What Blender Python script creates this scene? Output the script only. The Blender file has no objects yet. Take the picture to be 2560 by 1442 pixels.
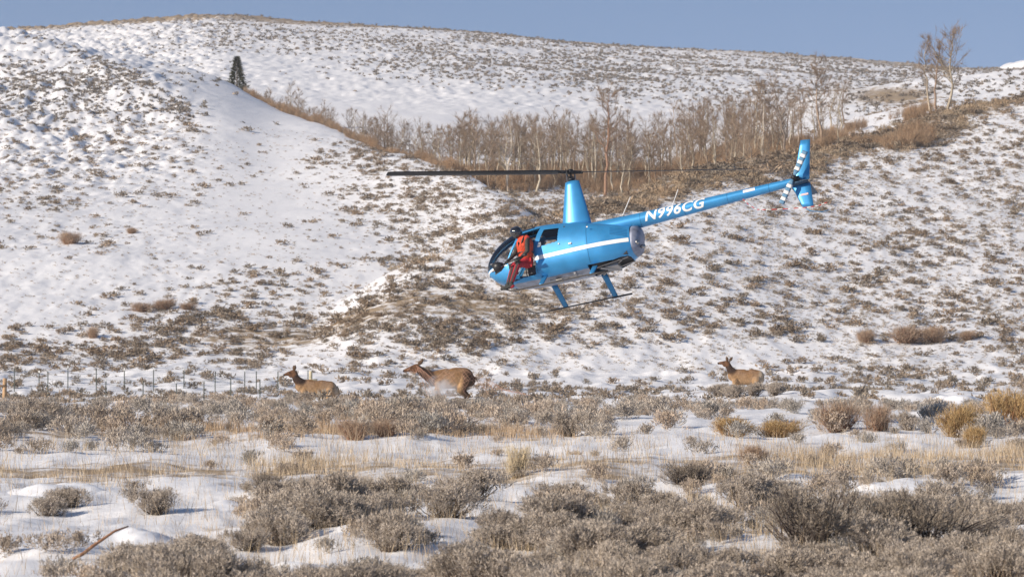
import bpy, bmesh, math, random
import numpy as np
from mathutils import Vector, Matrix
from mathutils.bvhtree import BVHTree

S = bpy.context.scene
COL = S.collection
rad = math.radians

# ---------------------------------------------------------------- camera
CAM_H, HOR, FPX = 2.45, 820.0, 9600.0
cam = bpy.data.objects.new('camera', bpy.data.cameras.new('camera'))
COL.objects.link(cam)
cam.location = (0, 0, CAM_H)
cam.rotation_euler = (rad(90) + math.atan((HOR - 721) / FPX), 0, 0)
cam.data.sensor_width = 36
cam.data.lens = 135
cam.data.clip_start = 0.5
cam.data.clip_end = 9000
cam.data.dof.use_dof = True
cam.data.dof.focus_distance = 105
cam.data.dof.aperture_fstop = 4.0
S.camera = cam

# ---------------------------------------------------------------- light
SUN = Vector((-0.82, -0.50, 0.44)).normalized()
sun_el = math.asin(SUN.z)
sun_rot = math.atan2(SUN.x, SUN.y)
W = bpy.data.worlds.new("World"); S.world = W; W.use_nodes = True
nt = W.node_tree; nt.nodes.clear()
out = nt.nodes.new('ShaderNodeOutputWorld'); bg = nt.nodes.new('ShaderNodeBackground')
sky = nt.nodes.new('ShaderNodeTexSky'); sky.sky_type = 'NISHITA'; sky.sun_disc = False
sky.sun_elevation = sun_el; sky.sun_rotation = sun_rot
sky.altitude = 2200; sky.air_density = 1.0; sky.dust_density = 0.0; sky.ozone_density = 1.2
# clear dry mountain air: the band just over the horizon takes the deeper blue of the sky above it
tc = nt.nodes.new('ShaderNodeTexCoord'); mp = nt.nodes.new('ShaderNodeVectorMath'); mp.operation = 'ADD'
mp.inputs[1].default_value = (0, 0, 0.30)
nm = nt.nodes.new('ShaderNodeVectorMath'); nm.operation = 'NORMALIZE'
nt.links.new(tc.outputs['Generated'], mp.inputs[0]); nt.links.new(mp.outputs[0], nm.inputs[0])
nt.links.new(nm.outputs[0], sky.inputs['Vector'])
bg.inputs['Strength'].default_value = 0.118
nt.links.new(sky.outputs[0], bg.inputs[0]); nt.links.new(bg.outputs[0], out.inputs[0])
sl = bpy.data.lights.new('sun', 'SUN'); sl.energy = 4.7; sl.angle = rad(0.5); sl.color = (1.0, 0.885, 0.735)
sun = bpy.data.objects.new('sun', sl); COL.objects.link(sun)
sun.rotation_euler = SUN.to_track_quat('Z', 'Y').to_euler(); sun.location = (-60, -40, 60)
S.view_settings.view_transform = 'Standard'; S.view_settings.look = 'None'
S.view_settings.exposure = 0.34; S.view_settings.gamma = 1.0
try:
    S.cycles.max_bounces = 6; S.cycles.volume_bounces = 1; S.cycles.transparent_max_bounces = 12
except Exception: pass

# ---------------------------------------------------------------- helpers
def prop(o, label=None, cat=None, group=None, kind=None):
    if label: o['label'] = label
    if cat: o['category'] = cat
    if group: o['group'] = group
    if kind: o['kind'] = kind
    return o

def link(name, me, parent=None, mat=None):
    o = bpy.data.objects.new(name, me); COL.objects.link(o)
    if parent is not None: o.parent = parent
    if mat is not None and me is not None and not me.materials: me.materials.append(mat)
    return o

def empty(name, loc=(0, 0, 0), rz=0.0, parent=None):
    o = bpy.data.objects.new(name, None); COL.objects.link(o)
    o.location = loc; o.rotation_euler = (0, 0, rz); o.empty_display_size = 0.2
    if parent: o.parent = parent
    return o

def npmesh(name, V, F, smooth=False, col=None, mat=None, attr=None):
    """F: (n,3) or (n,4) array, or a list of such arrays"""
    Fs = F if isinstance(F, list) else [F]
    V = np.asarray(V, np.float32)
    me = bpy.data.meshes.new(name)
    me.vertices.add(len(V)); me.vertices.foreach_set('co', V.ravel())
    idx = np.concatenate([np.asarray(f, np.int32).ravel() for f in Fs])
    tot = np.concatenate([np.full(len(f), f.shape[1], np.int32) for f in Fs])
    st = np.concatenate([[0], np.cumsum(tot)[:-1]]).astype(np.int32)
    me.loops.add(len(idx)); me.loops.foreach_set('vertex_index', idx)
    me.polygons.add(len(tot)); me.polygons.foreach_set('loop_start', st)
    me.polygons.foreach_set('use_smooth', np.full(len(tot), smooth, bool))
    me.update(calc_edges=True)
    if col is not None:
        a = me.attributes.new('tint', 'FLOAT_COLOR', 'POINT')
        c = np.ones((len(V), 4), np.float32); c[:, :3] = col
        a.data.foreach_set('color', c.ravel())
    if attr:
        for k, v in attr.items():
            a = me.attributes.new(k, 'FLOAT', 'POINT'); a.data.foreach_set('value', np.asarray(v, np.float32))
    if mat: me.materials.append(mat)
    return me

def tube(P, R, n=6, cap=True):
    """tapered tube along points, radii R"""
    P = np.asarray(P, float); R = np.broadcast_to(np.asarray(R, float), (len(P),))
    T = np.gradient(P, axis=0); T /= np.linalg.norm(T, axis=1, keepdims=True) + 1e-9
    up = np.array([0, 0, 1.0]) if abs(T[0, 2]) < .9 else np.array([1.0, 0, 0])
    A = np.cross(T, up); A /= np.linalg.norm(A, axis=1, keepdims=True) + 1e-9
    B = np.cross(T, A)
    a = np.arange(n) * 2 * np.pi / n
    V = (P[:, None] + R[:, None, None] * (np.cos(a)[None, :, None] * A[:, None] + np.sin(a)[None, :, None] * B[:, None])).reshape(-1, 3)
    i = np.arange(len(P) - 1)[:, None] * n; j = np.arange(n)[None]; k = (j + 1) % n
    F = np.stack([i + j, i + k, i + n + k, i + n + j], -1).reshape(-1, 4)
    tri = np.zeros((0, 3), int)
    if cap:
        V = np.vstack([V, P[:1], P[-1:]]); c0 = len(V) - 2; c1 = c0 + 1; e = (len(P) - 1) * n
        jj = np.arange(n); kk = (jj + 1) % n
        tri = np.vstack([np.stack([kk, jj, np.full(n, c0)], -1), np.stack([e + jj, e + kk, np.full(n, c1)], -1)])
    return V, F, tri

class Acc:
    """collects arrays into one mesh"""
    def __init__(s): s.V = []; s.Q = []; s.T = []; s.n = 0; s.C = []
    def add(s, V, Q=None, T=None, c=None):
        V = np.asarray(V, float)
        if Q is not None and len(Q): s.Q.append(np.asarray(Q) + s.n)
        if T is not None and len(T): s.T.append(np.asarray(T) + s.n)
        s.V.append(V); s.n += len(V)
        s.C.append(np.broadcast_to(np.asarray(c if c is not None else (1, 1, 1), float), (len(V), 3)))
        return s
    def tube(s, P, R, n=6, c=None, cap=True):
        V, F, T = tube(P, R, n, cap); return s.add(V, F, T, c)
    def box(s, lo, hi, c=None, M=None):
        lo = np.array(lo, float); hi = np.array(hi, float)
        V = np.array([[(lo, hi)[i][0], (lo, hi)[j][1], (lo, hi)[k][2]] for i in (0, 1) for j in (0, 1) for k in (0, 1)])
        if M is not None: V = V @ np.array(M.to_3x3()).T + np.array(M.translation)
        return s.add(V, [[0, 1, 3, 2], [4, 6, 7, 5], [0, 4, 5, 1], [2, 3, 7, 6], [0, 2, 6, 4], [1, 5, 7, 3]], None, c)
    def mesh(s, name, mat=None, smooth=False, tint=False):
        Fs = []
        if s.Q: Fs.append(np.vstack(s.Q))
        if s.T: Fs.append(np.vstack(s.T))
        return npmesh(name, np.vstack(s.V), Fs, smooth, np.vstack(s.C) if tint else None, mat)

def mat(name, col, rough=0.6, metal=0.0, bump=0.0, bscale=20.0, spec=0.5, tint=False, vary=0.0, vscale=5.0, coat=0.0, transl=0.0):
    m = bpy.data.materials.new(name); m.use_nodes = True
    nt = m.node_tree; b = nt.nodes['Principled BSDF']
    b.inputs['Roughness'].default_value = rough; b.inputs['Metallic'].default_value = metal
    b.inputs['Specular IOR Level'].default_value = spec
    b.inputs['Coat Weight'].default_value = coat
    src = None
    if tint:
        a = nt.nodes.new('ShaderNodeAttribute'); a.attribute_name = 'tint'; src = a.outputs['Color']
    else:
        r = nt.nodes.new('ShaderNodeRGB'); r.outputs[0].default_value = (*col, 1); src = r.outputs[0]
    if vary > 0:
        n = nt.nodes.new('ShaderNodeTexNoise'); n.inputs['Scale'].default_value = vscale; n.inputs['Detail'].default_value = 5
        tco = nt.nodes.new('ShaderNodeTexCoord'); nt.links.new(tco.outputs['Object'], n.inputs['Vector'])
        mr = nt.nodes.new('ShaderNodeMapRange'); mr.inputs[1].default_value = .3; mr.inputs[2].default_value = .7
        mr.inputs[3].default_value = 1 - vary; mr.inputs[4].default_value = 1 + vary
        nt.links.new(n.outputs[0], mr.inputs[0])
        mx = nt.nodes.new('ShaderNodeVectorMath'); mx.operation = 'SCALE'
        nt.links.new(src, mx.inputs[0]); nt.links.new(mr.outputs[0], mx.inputs['Scale']); src = mx.outputs[0]
    nt.links.new(src, b.inputs['Base Color'])
    if bump > 0:
        n = nt.nodes.new('ShaderNodeTexNoise'); n.inputs['Scale'].default_value = bscale; n.inputs['Detail'].default_value = 6
        tco = nt.nodes.new('ShaderNodeTexCoord'); nt.links.new(tco.outputs['Object'], n.inputs['Vector'])
        bp = nt.nodes.new('ShaderNodeBump'); bp.inputs['Strength'].default_value = bump; bp.inputs['Distance'].default_value = 0.05
        nt.links.new(n.outputs[0], bp.inputs['Height']); nt.links.new(bp.outputs[0], b.inputs['Normal'])
    if transl > 0:
        t = nt.nodes.new('ShaderNodeBsdfTranslucent'); mx = nt.nodes.new('ShaderNodeMixShader'); mx.inputs[0].default_value = transl
        nt.links.new(src, t.inputs[0]); nt.links.new(b.outputs[0], mx.inputs[1]); nt.links.new(t.outputs[0], mx.inputs[2])
        nt.links.new(mx.outputs[0], nt.nodes['Material Output'].inputs[0])
    return m

# numpy value noise (quintic), world coordinates
def _h(ix, iy, s):
    n = (ix.astype(np.int64) * 374761393 + iy.astype(np.int64) * 668265263 + s * 1442695041) & 0xffffffff
    n = ((n ^ (n >> 13)) * 1274126177) & 0xffffffff
    n = (n ^ (n >> 16)) & 0xffffffff
    return n / 4294967295.0
def vn(x, y, s=0):
    ix = np.floor(x); iy = np.floor(y); fx = x - ix; fy = y - iy
    ux = fx ** 3 * (fx * (fx * 6 - 15) + 10); uy = fy ** 3 * (fy * (fy * 6 - 15) + 10)
    a = _h(ix, iy, s); b = _h(ix + 1, iy, s); c = _h(ix, iy + 1, s); d = _h(ix + 1, iy + 1, s)
    return (a + (b - a) * ux) * (1 - uy) + (c + (d - c) * ux) * uy
def fbm(x, y, s=0, o=4):
    t = 0; a = 1; n = 0
    for i in range(o):
        cs, sn = math.cos(i * 1.1 + s), math.sin(i * 1.1 + s)
        t = t + a * (vn((x * cs - y * sn) * 2 ** i, (x * sn + y * cs) * 2 ** i, s + i * 17) - .5); n += a * .5; a *= .5
    return t / n

# ---------------------------------------------------------------- terrain shape
def ip(x, tab):
    t = np.array(tab, float); return np.interp(x, t[:, 0], t[:, 1])
def sstep(a, b, x):
    t = np.clip((x - a) / (b - a), 0, 1); return t * t * (3 - 2 * t)
SKY_Y = [(-700, 190), (-300, 120), (0, 76), (200, 61), (450, 41), (560, 38), (800, 55), (1150, 74), (1500, 108), (1900, 134), (2300, 163), (2480, 171), (2560, 171), (3300, 190)]
L_Y = [(-700, 60), (0, 100), (200, 135), (430, 160), (560, 196), (620, 238), (700, 283), (830, 328), (950, 372), (1100, 424), (1250, 476), (1400, 590), (1600, 800), (3300, 1100)]
L_D = [(-700, 650), (0, 620), (430, 580), (560, 560), (700, 520), (950, 450), (1250, 365), (1400, 330), (3300, 330)]
R_Y = [(-700, 1000), (600, 930), (700, 860), (850, 760), (940, 690), (1100, 614), (1330, 552), (1550, 482), (1800, 414), (2050, 366), (2300, 312), (2560, 236), (3300, 100)]
R_D = [(-700, 280), (940, 300), (1330, 322), (1550, 338), (1800, 358), (2050, 382), (2300, 402), (2560, 424), (3300, 480)]
F_T = [(260, 990), (290, 800), (320, 660), (350, 575), (400, 472), (440, 436)]
Q_Y = [(-700, 900), (1700, 420), (1900, 290), (2050, 232), (2300, 205), (2480, 188), (2560, 178), (3300, 100)]
G_T = [(-100, -1.75), (18, -1.75), (50, -.84), (72, -.22), (84, -.02), (92, .0), (110, -.1), (128, -.25), (138, -.28), (150, -.85), (168, -1.0), (200, -1.5), (228, -1.9), (260, -1.2), (300, -.9), (3000, -.9)]

_XG = np.arange(-700, 3301, 10.0)
def smooth_table(tab, w=31):
    y = ip(_XG, tab); k = np.hanning(w); k /= k.sum(); h = w // 2
    return np.stack([_XG, np.convolve(np.pad(y, h, mode='reflect', reflect_type='odd'), k, 'valid')], 1)
L_Y = smooth_table(L_Y, 25); L_D = smooth_table(L_D, 51); R_Y = smooth_table(R_Y, 25); R_D = smooth_table(R_D, 41); SKY_Y = smooth_table(SKY_Y, 21); Q_Y = smooth_table(Q_Y, 21)
def crest(D, X, d0, y0, yc, dc, fall):
    s = np.clip((D - d0) / (dc - d0), 0, None)
    y = np.where(s < 1, y0 + (yc - y0) * (1 - (1 - np.clip(s, 0, 1)) ** 1.55), yc)
    z = CAM_H + (HOR - y) / FPX * D
    zc = CAM_H + (HOR - yc) / FPX * dc
    return np.where(s < 1, z, zc - fall * (D - dc) - 0.0008 * (D - dc) ** 2)

def smax(a, b, k):
    m = np.maximum(a, b); return m + k * np.log(np.exp((a - m) / k) + np.exp((b - m) / k))

def zmacro(x, y):
    D = np.maximum(y, 18.0); X = np.clip(1280 + FPX * x / D, -700, 3300)
    g = ip(D, G_T) + .42 * sstep(1350, 1750, X) * sstep(135, 160, D) * (1 - sstep(190, 230, D))
    g = g + .9 * sstep(225, 300, D)
    # valley floor and the long hill behind
    yf = ip(D, F_T); s = np.clip((D - 440) / 560, 0, None); ysk = ip(X, SKY_Y)
    sh = ip(X, [(0, 0), (1650, 0), (1850, 60), (2050, 105), (2350, 180), (2700, 200)]) * (1 - sstep(440, 620, D)) * sstep(325, 395, D)
    yf = np.where(D > 440, 436 + (ysk - 436) * (1 - (1 - np.clip(s, 0, 1)) ** 1.45), yf) - sh
    zF = CAM_H + (HOR - yf) / FPX * np.minimum(D, 1000) - .05 * np.maximum(D - 1000, 0)
    zF = np.where(D < 262, -50, zF)
    zL = crest(D, X, 262, 952, ip(X, L_Y), ip(X, L_D), .12)
    # shaded rib on the left hill
    xr = ip(D, [(400, 640), (430, 560), (480, 430), (520, 300), (600, 60), (640, -60)])
    rib = np.where(X < xr, np.exp(-((X - xr) / 260) ** 2), np.exp(-((X - xr) / 150) ** 2)) * sstep(455, 520, D) * (1 - sstep(610, 660, D))
    zL = zL + 2.2 * rib
    zR = crest(D, X, 262, 945, ip(X, R_Y), ip(X, R_D), .10)
    zQ = crest(D, X, 430, 420, ip(X, Q_Y), 600 + 0 * X, .10)
    zQ = np.where(X < 1700, -50, zQ); zQ = np.where(D < 430, -50, zQ)
    z = smax(np.where(D < 262, -50, zL), np.where(D < 262, -50, zR), .25)
    z = smax(z, zF, .35); z = smax(z, zQ, .35); z = np.where(D > 255, smax(z, g, .3), g)
    # separate snowy hill far away on the right
    zs = CAM_H + (HOR - ip(X, [(-700, 900), (2300, 400), (2440, 235), (2480, 205), (2530, 190), (2600, 176), (3300, 120)])) / FPX * 1300
    z = np.where((D > 1150), np.maximum(z, zs - ((y - 1300) / 60) ** 2), z)
    return z

def zmicro(x, y):
    D = np.maximum(y, 18.0); X = 1280 + FPX * x / D
    near = 1 - sstep(125, 150, D)
    m = near * (.20 * fbm(x / 7, y / 9, 3, 3) + (.13 + .07 * (1 - sstep(68, 74, D))) * fbm(x / 1.9, y / 2.6, 8, 3) + .05 * fbm(x / .6, y / 1.1, 19, 2))
    mid = sstep(125, 150, D) * (1 - sstep(255, 300, D))
    m = m + mid * (.34 * fbm(x / 6, y / 8, 5, 3) + .34 * np.maximum(fbm(x / 1.8, y / 3.0, 9, 3), -.2))
    hill = sstep(255, 300, D)
    rough = .28 + .3 * sstep(500, 640, D) + 1.0 * (1 - sstep(420, 640, X)) * sstep(380, 450, D)
    rough = rough * (1 - .8 * smooth_zone(X, D))
    m = m + hill * (.7 * fbm(x / 24, y / 30, 12, 3) + rough * (.55 * fbm(x / 1.5, y / 3.4, 14, 3) + .30 * fbm(x / 6, y / 9, 15, 2)))
    return m
def smooth_zone(X, D):
    a = np.exp(-((X - (650 + (D - 400) * -.5)) / 230) ** 2) * sstep(290, 330, D) * (1 - sstep(560, 600, D))
    b = np.exp(-((D - 600) / 60) ** 2) * sstep(560, 650, X) * (1 - sstep(1500, 1900, X))
    return np.clip(a + b, 0, 1)
def H(x, y):
    x = np.asarray(x, float); y = np.asarray(y, float)
    return zmacro(x, y) + zmicro(x, y)
def PX(x, y, z): return 1280 + FPX * x / y, HOR - FPX * (z - CAM_H) / y
def XY(X, D): return (X - 1280) / FPX * D

# density of brush over the land: rows are stretches of ground further and further away
DROW = [60, 100, 150, 200, 250, 300, 350, 400, 450, 500, 550, 600, 650, 700, 750, 800, 840, 880, 910, 940, 970, 1000, 1020, 1050, 1080, 1110, 1140, 1170, 1200, 1230, 1260, 1300, 1340, 1380, 1420, 1480, 1700]
DGRID = """
3335444444555555
2245556666666666
6431135566666666
7643013456666776
6661000012345663
5651000000001363
5651133333334444
5541143332224653
4431134444674333
4321135557633333
3211125665223433
2311114342233443
1111223433333444
0113414433334444
0133555444334444
1466666555444555
3676666544334555
7766554311101465
7655543211112565
4444443332346776
4444444455667776
8888888888888886
9877888888744675
9988888877511242
9986545546132425
4433333333222323
2221221211122223
1112211211223344
0001421122355555
1222653233565344
2431574464365134
1223687677664784
1346786578878986
1378462788899986
1488345888689997
2899779998899998
2899779998899998""".split()
DG = np.array([[int(c) for c in r] for r in DGRID], float)
DROW = np.array(DROW, float)
def dens(X, Y):
    u = np.clip((X - 80) / 160, 0, 14.999); i = u.astype(int); fu = u - i
    v = np.interp(Y, DROW, np.arange(len(DROW))); v = np.clip(v, 0, len(DROW) - 1.001); j = v.astype(int); fv = v - j
    d = (DG[j, i] * (1 - fu) + DG[j, i + 1] * fu) * (1 - fv) + (DG[j + 1, i] * (1 - fu) + DG[j + 1, i + 1] * fu) * fv
    return d
# ---------------------------------------------------------------- ground sheets
def on_ground(X, Y):
    """first stretch of ground met along bearing X at height row Y"""
    D = np.concatenate([np.arange(22, 140, .25), np.arange(140, 1300, .8)])
    x = XY(X, D); z = H(x, D); py = HOR - FPX * (z - CAM_H) / D
    k = np.argmax(py <= Y); return Vector((x[k], D[k], z[k]))

def dryness(X, Y, D):
    d = np.zeros_like(D)
    rd = ip(X, R_D)
    d += (.05 + .55 * sstep(1300, 1800, X)) * sstep(900, 960, X) * sstep(-24, -8, D - rd) * (1 - sstep(2, 9, D - rd)) * (D > 262)
    d += .75 * sstep(935, 985, D) * (D < 1100) * (1 - .5 * sstep(900, 1300, X)) + .12 * sstep(650, 900, D) * (D < 1100)
    d += .5 * np.exp(-((D - 72.5) / 4) ** 2) + .42 * np.exp(-((D - 90) / 5) ** 2) * (X < 1350)
    d += .35 * np.exp(-((D - 205) / 12) ** 2) * (X < 1000)
    d += .5 * np.exp(-((D - 283) / 6) ** 2) * sstep(400, 600, X) * (1 - sstep(1300, 1600, X))
    d += .8 * np.exp(-((X - 2230) / 110) ** 2 - ((Y - 240) / 22) ** 2) * (D > 400)
    return d

SN = mat('snow', (.8, .8, .83))
nt = SN.node_tree; b = nt.nodes['Principled BSDF']; b.inputs['Roughness'].default_value = .65
for n in list(nt.nodes):
    if n.type in ('RGB',): nt.nodes.remove(n)
def N(t, **k):
    n = nt.nodes.new(t)
    for a, v in k.items(): setattr(n, a, v)
    return n
def Lk(a, b_): nt.links.new(a, b_)
tco = N('ShaderNodeTexCoord')
n1 = N('ShaderNodeTexNoise'); n1.inputs['Scale'].default_value = .9; n1.inputs['Detail'].default_value = 7; n1.inputs['Roughness'].default_value = .7
n2 = N('ShaderNodeTexNoise'); n2.inputs['Scale'].default_value = 14; n2.inputs['Detail'].default_value = 4
n3 = N('ShaderNodeTexNoise'); n3.inputs['Scale'].default_value = .35; n3.inputs['Detail'].default_value = 3
for n in (n1, n2, n3): Lk(tco.outputs['Object'], n.inputs['Vector'])
at = N('ShaderNodeAttribute'); at.attribute_name = 'dry'
ma = N('ShaderNodeMath', operation='MULTIPLY_ADD'); ma.inputs[1].default_value = .45; Lk(at.outputs['Fac'], ma.inputs[0]); Lk(n1.outputs[0], ma.inputs[2])
mr = N('ShaderNodeMapRange'); mr.inputs[1].default_value = .62; mr.inputs[2].default_value = .78; Lk(ma.outputs[0], mr.inputs[0])
snowc = N('ShaderNodeMix', data_type='RGBA'); Lk(n3.outputs[0], snowc.inputs[0]); snowc.inputs[6].default_value = (.76, .755, .77, 1); snowc.inputs[7].default_value = (.83, .825, .835, 1)
dirt = N('ShaderNodeMix', data_type='RGBA'); Lk(n2.outputs[0], dirt.inputs[0]); dirt.inputs[6].default_value = (.17, .115, .07, 1); dirt.inputs[7].default_value = (.46, .35, .22, 1)
mx = N('ShaderNodeMix', data_type='RGBA'); Lk(mr.outputs[0], mx.inputs[0]); Lk(snowc.outputs[2], mx.inputs[6]); Lk(dirt.outputs[2], mx.inputs[7])
Lk(mx.outputs[2], b.inputs['Base Color'])
bp = N('ShaderNodeBump'); bp.inputs['Strength'].default_value = .5; bp.inputs['Distance'].default_value = .12; Lk(n1.outputs[0], bp.inputs['Height'])
bp2 = N('ShaderNodeBump'); bp2.inputs['Strength'].default_value = .35; bp2.inputs['Distance'].default_value = .02; Lk(n2.outputs[0], bp2.inputs['Height']); Lk(bp.outputs[0], bp2.inputs['Normal'])
Lk(bp2.outputs[0], b.inputs['Normal'])
b.inputs['Subsurface Weight'].default_value = 0

def sheet(name, ys, cols_in, label_kind='structure'):
    t = np.linspace(-1, 1, cols_in)
    ys = np.asarray(ys, float)
    hin = 0.165 * np.maximum(ys, 0) + 4
    hout = 0.7 * np.maximum(ys, 0) + 90
    e = np.array([.04, .12, .25, .45, .7, 1.0])
    rows = []
    for y, a, o in zip(ys, hin, hout):
        left = -(a + (o - a) * e[::-1]); right = a + (o - a) * e
        rows.append(np.concatenate([left, t * a, right]))
    Xw = np.array(rows); Yw = np.repeat(ys[:, None], Xw.shape[1], 1)
    Z = H(Xw, Yw)
    px, py = PX(Xw, np.maximum(Yw, 18), Z)
    dry = dryness(np.clip(px, -700, 3300), py, Yw)
    dd = dens(np.clip(px, 0, 2560), np.clip(py, 60, 1700)) / 10
    dry = dry + dd * .14 * (Yw > 20)
    V = np.stack([Xw, Yw, Z], -1).reshape(-1, 3)
    n, m = Xw.shape
    i = np.arange(n - 1)[:, None] * m + np.arange(m - 1)[None]
    F = np.stack([i, i + 1, i + m + 1, i + m], -1).reshape(-1, 4)
    me = npmesh(name, V, F, True, None, SN, {'dry': dry.ravel()})
    o = link(name, me); prop(o, kind='structure'); return o
ys = np.concatenate([[-60, -30, -10, 0, 8, 14, 18], np.geomspace(20, 130, 420), np.linspace(130.4, 262, 240)])
sheet('ground', ys, 620)
ys2 = np.concatenate([np.linspace(262, 470, 430), np.linspace(470.8, 1030, 420), np.linspace(1033, 1400, 60), [1500, 1700, 2000, 2600, 3500]])
sheet('hills', ys2, 640)

# ---------------------------------------------------------------- plants: small kits of twigs and leaves
def blades(P, Dr, Ln, Wd, rng):
    """one slim triangle per row: base at P, along Dr"""
    n = len(P); r = rng.normal(size=(n, 3)); s = np.cross(Dr, r); s /= np.linalg.norm(s, axis=1, keepdims=True) + 1e-9
    w = np.broadcast_to(np.asarray(Wd), (n,))[:, None]; l = np.broadcast_to(np.asarray(Ln), (n,))[:, None]
    V = np.stack([P - s * w * .5, P + s * w * .5, P + Dr * l], 1).reshape(-1, 3)
    return V, np.arange(n * 3).reshape(-1, 3)
def unit(v): return v / (np.linalg.norm(v, axis=-1, keepdims=True) + 1e-9)

def bush(seed, nspr, nleaf, leaf, width, stems=40, rx=.6, hz=.5, pal=((.30, .26, .20), (.42, .37, .29)), stemc=(.13, .10, .08), up=.5, lump=.28, spread=.12, stemr=1.0):
    rng = np.random.default_rng(seed)
    # overlapping rounded heads
    k = 9; ca = rng.uniform(0, 2 * np.pi, k); cr = rng.uniform(.0, .62, k) * rx
    C = np.stack([np.cos(ca) * cr, np.sin(ca) * cr, rng.uniform(.35, .72, k) * hz], 1); rr = rng.uniform(.26, .44, k) * rx
    j = rng.integers(0, k, nspr)
    d = unit(rng.normal(size=(nspr, 3)) + [0, 0, .75])
    T = C[j] + d * rr[j][:, None] * rng.uniform(.7, 1.05, nspr)[:, None] * [1, 1, .85]
    T[:, 2] = np.maximum(T[:, 2], .04)
    out = unit(T - [0, 0, -.15]) ; dr = unit(d * .6 + out * .5 + [0, 0, up])
    cl = rng.uniform(0, 1, nspr)
    n = nspr * nleaf; jj = np.repeat(np.arange(nspr), nleaf)
    P = T[jj] + dr[jj] * rng.uniform(-spread, .02, n)[:, None] + rng.normal(size=(n, 3)) * leaf * .35
    D = unit(dr[jj] + rng.normal(size=(n, 3)) * .42)
    V, F = blades(P, D, leaf * rng.uniform(.6, 1.3, n), width * rng.uniform(.7, 1.3, n), rng)
    c0, c1 = np.array(pal[0]), np.array(pal[1])
    f = np.clip(cl[jj] * .6 + rng.uniform(0, .5, n), 0, 1)[:, None]
    Cc = np.repeat(c0 * (1 - f) + c1 * f, 3, 0)
    if stems:
        s = rng.integers(0, nspr, stems); base = np.stack([rng.normal(size=stems) * .05, rng.normal(size=stems) * .05, np.full(stems, -.04)], 1)
        mid = base * .5 + T[s] * .5 + rng.normal(size=(stems, 3)) * .05; mid[:, 2] *= .8
        a = Acc()
        for q in range(stems): a.tube([base[q], mid[q], T[s[q]]], [.013 * stemr, .008 * stemr, .003], 3, stemc, False)
        Vs = np.vstack(a.V); Q = np.vstack(a.Q); Q = np.vstack([Q[:, :3], Q[:, [0, 2, 3]]])
        V2 = np.vstack([V, Vs]); F = np.vstack([F, Q + len(V)]); Cc = np.vstack([Cc, np.vstack(a.C)]); V = V2
    return V, F, Cc

LEAF = mat('dry_leaf', (.3, .25, .2), .85, tint=True, spec=.15, transl=.12)
BARK = mat('bark', (.3, .25, .2), .85, tint=True, spec=.2, vary=.25, vscale=6)

SAGE_PAL = ((.235, .20, .165), (.62, .535, .45))
near_me = []
for s in range(9):
    V, F, C = bush(100 + s, 430, 18, .042, .0115, 60, pal=SAGE_PAL, up=.6, hz=.46 + .03 * (s % 4), spread=.10)
    near_me.append(npmesh('sagebrush', V, F, False, C, LEAF))
dark_me = []
for s in range(2):
    V, F, C = bush(150 + s, 620, 14, .045, .008, 260, rx=.8, hz=.68, pal=((.13, .11, .09), (.42, .35, .28)), stemc=(.09, .07, .06), up=.3)
    dark_me.append(npmesh('dark_sagebrush', V, F, False, C, LEAF))
gold_me = []
for s in range(4):
    V, F, C = bush(170 + s, 420, 12, .11, .007, 130, rx=.55, hz=.62, pal=((.30, .19, .09), (.58, .41, .20)), stemc=(.36, .2, .1), up=1.1, spread=.22)
    gold_me.append(npmesh('rabbitbrush', V, F, False, C, LEAF))
rust_me = []
for s in range(3):
    V, F, C = bush(190 + s, 380, 9, .16, .007, 150, rx=.55, hz=.55, pal=((.25, .17, .12), (.52, .38, .27)), stemc=(.30, .15, .09), up=1.3, spread=.25)
    rust_me.append(npmesh('twiggy_bush', V, F, False, C, LEAF))

R = np.random.default_rng(7)
def scatter(d0, d1, w, h, n, boost=None, xr=(-260, 2820)):
    """bushes over the land, so many per square metre that they cover the share asked for
    when looked at along the slope; w and h are a bush's usual width and height"""
    D = np.sqrt(d0 ** 2 + (d1 ** 2 - d0 ** 2) * R.uniform(0, 1, n))
    X = R.uniform(*xr, n); x = XY(X, D); z = H(x, D); px, py = PX(x, D, z)
    sc = FPX / D
    rows = (zmacro(x, D + 2) - zmacro(x, D - 2)) / 4 * sc + (CAM_H - zmacro(x, D)) * sc / D
    rows = np.clip(rows, .15, 40)
    Y = py - h * sc * .4
    de = dens(np.clip(px, 0, 2560), np.clip(Y, 60, 1700))
    if boost is not None: de = boost(px, py, D, x, de)
    area = (xr[1] - xr[0]) / FPX * (d1 ** 2 - d0 ** 2) / 2
    cov = np.clip(de / 10, 0, .97)
    lam = -np.log(1 - cov) * rows / (.62 * w * h * sc)
    keep = R.uniform(0, 1, n) < lam * area / n
    return x[keep], D[keep], z[keep], px[keep], py[keep]

# near and middle bushes
avoid = []   # (x, y, r) kept free
def near_boost(px, py, D, x, de):
    cl = .34 + 1.35 * sstep(.18, .66, vn(x / 1.5, D / 2.6, 31)); cl = np.where(py > 1440, .9 + .3 * cl, cl)
    return np.clip(de * cl * np.where(py < 1090, 1.35, 1.12), 0, 9.8) * (de > .6)
bx, by, bz, bpx, bpY = scatter(41, 135, .66, .27, 60000, near_boost)
bs = (.42 + .85 * R.uniform(0, 1, len(bx)) ** 1.3) * (1 - .25 * sstep(95, 135, by))
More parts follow.
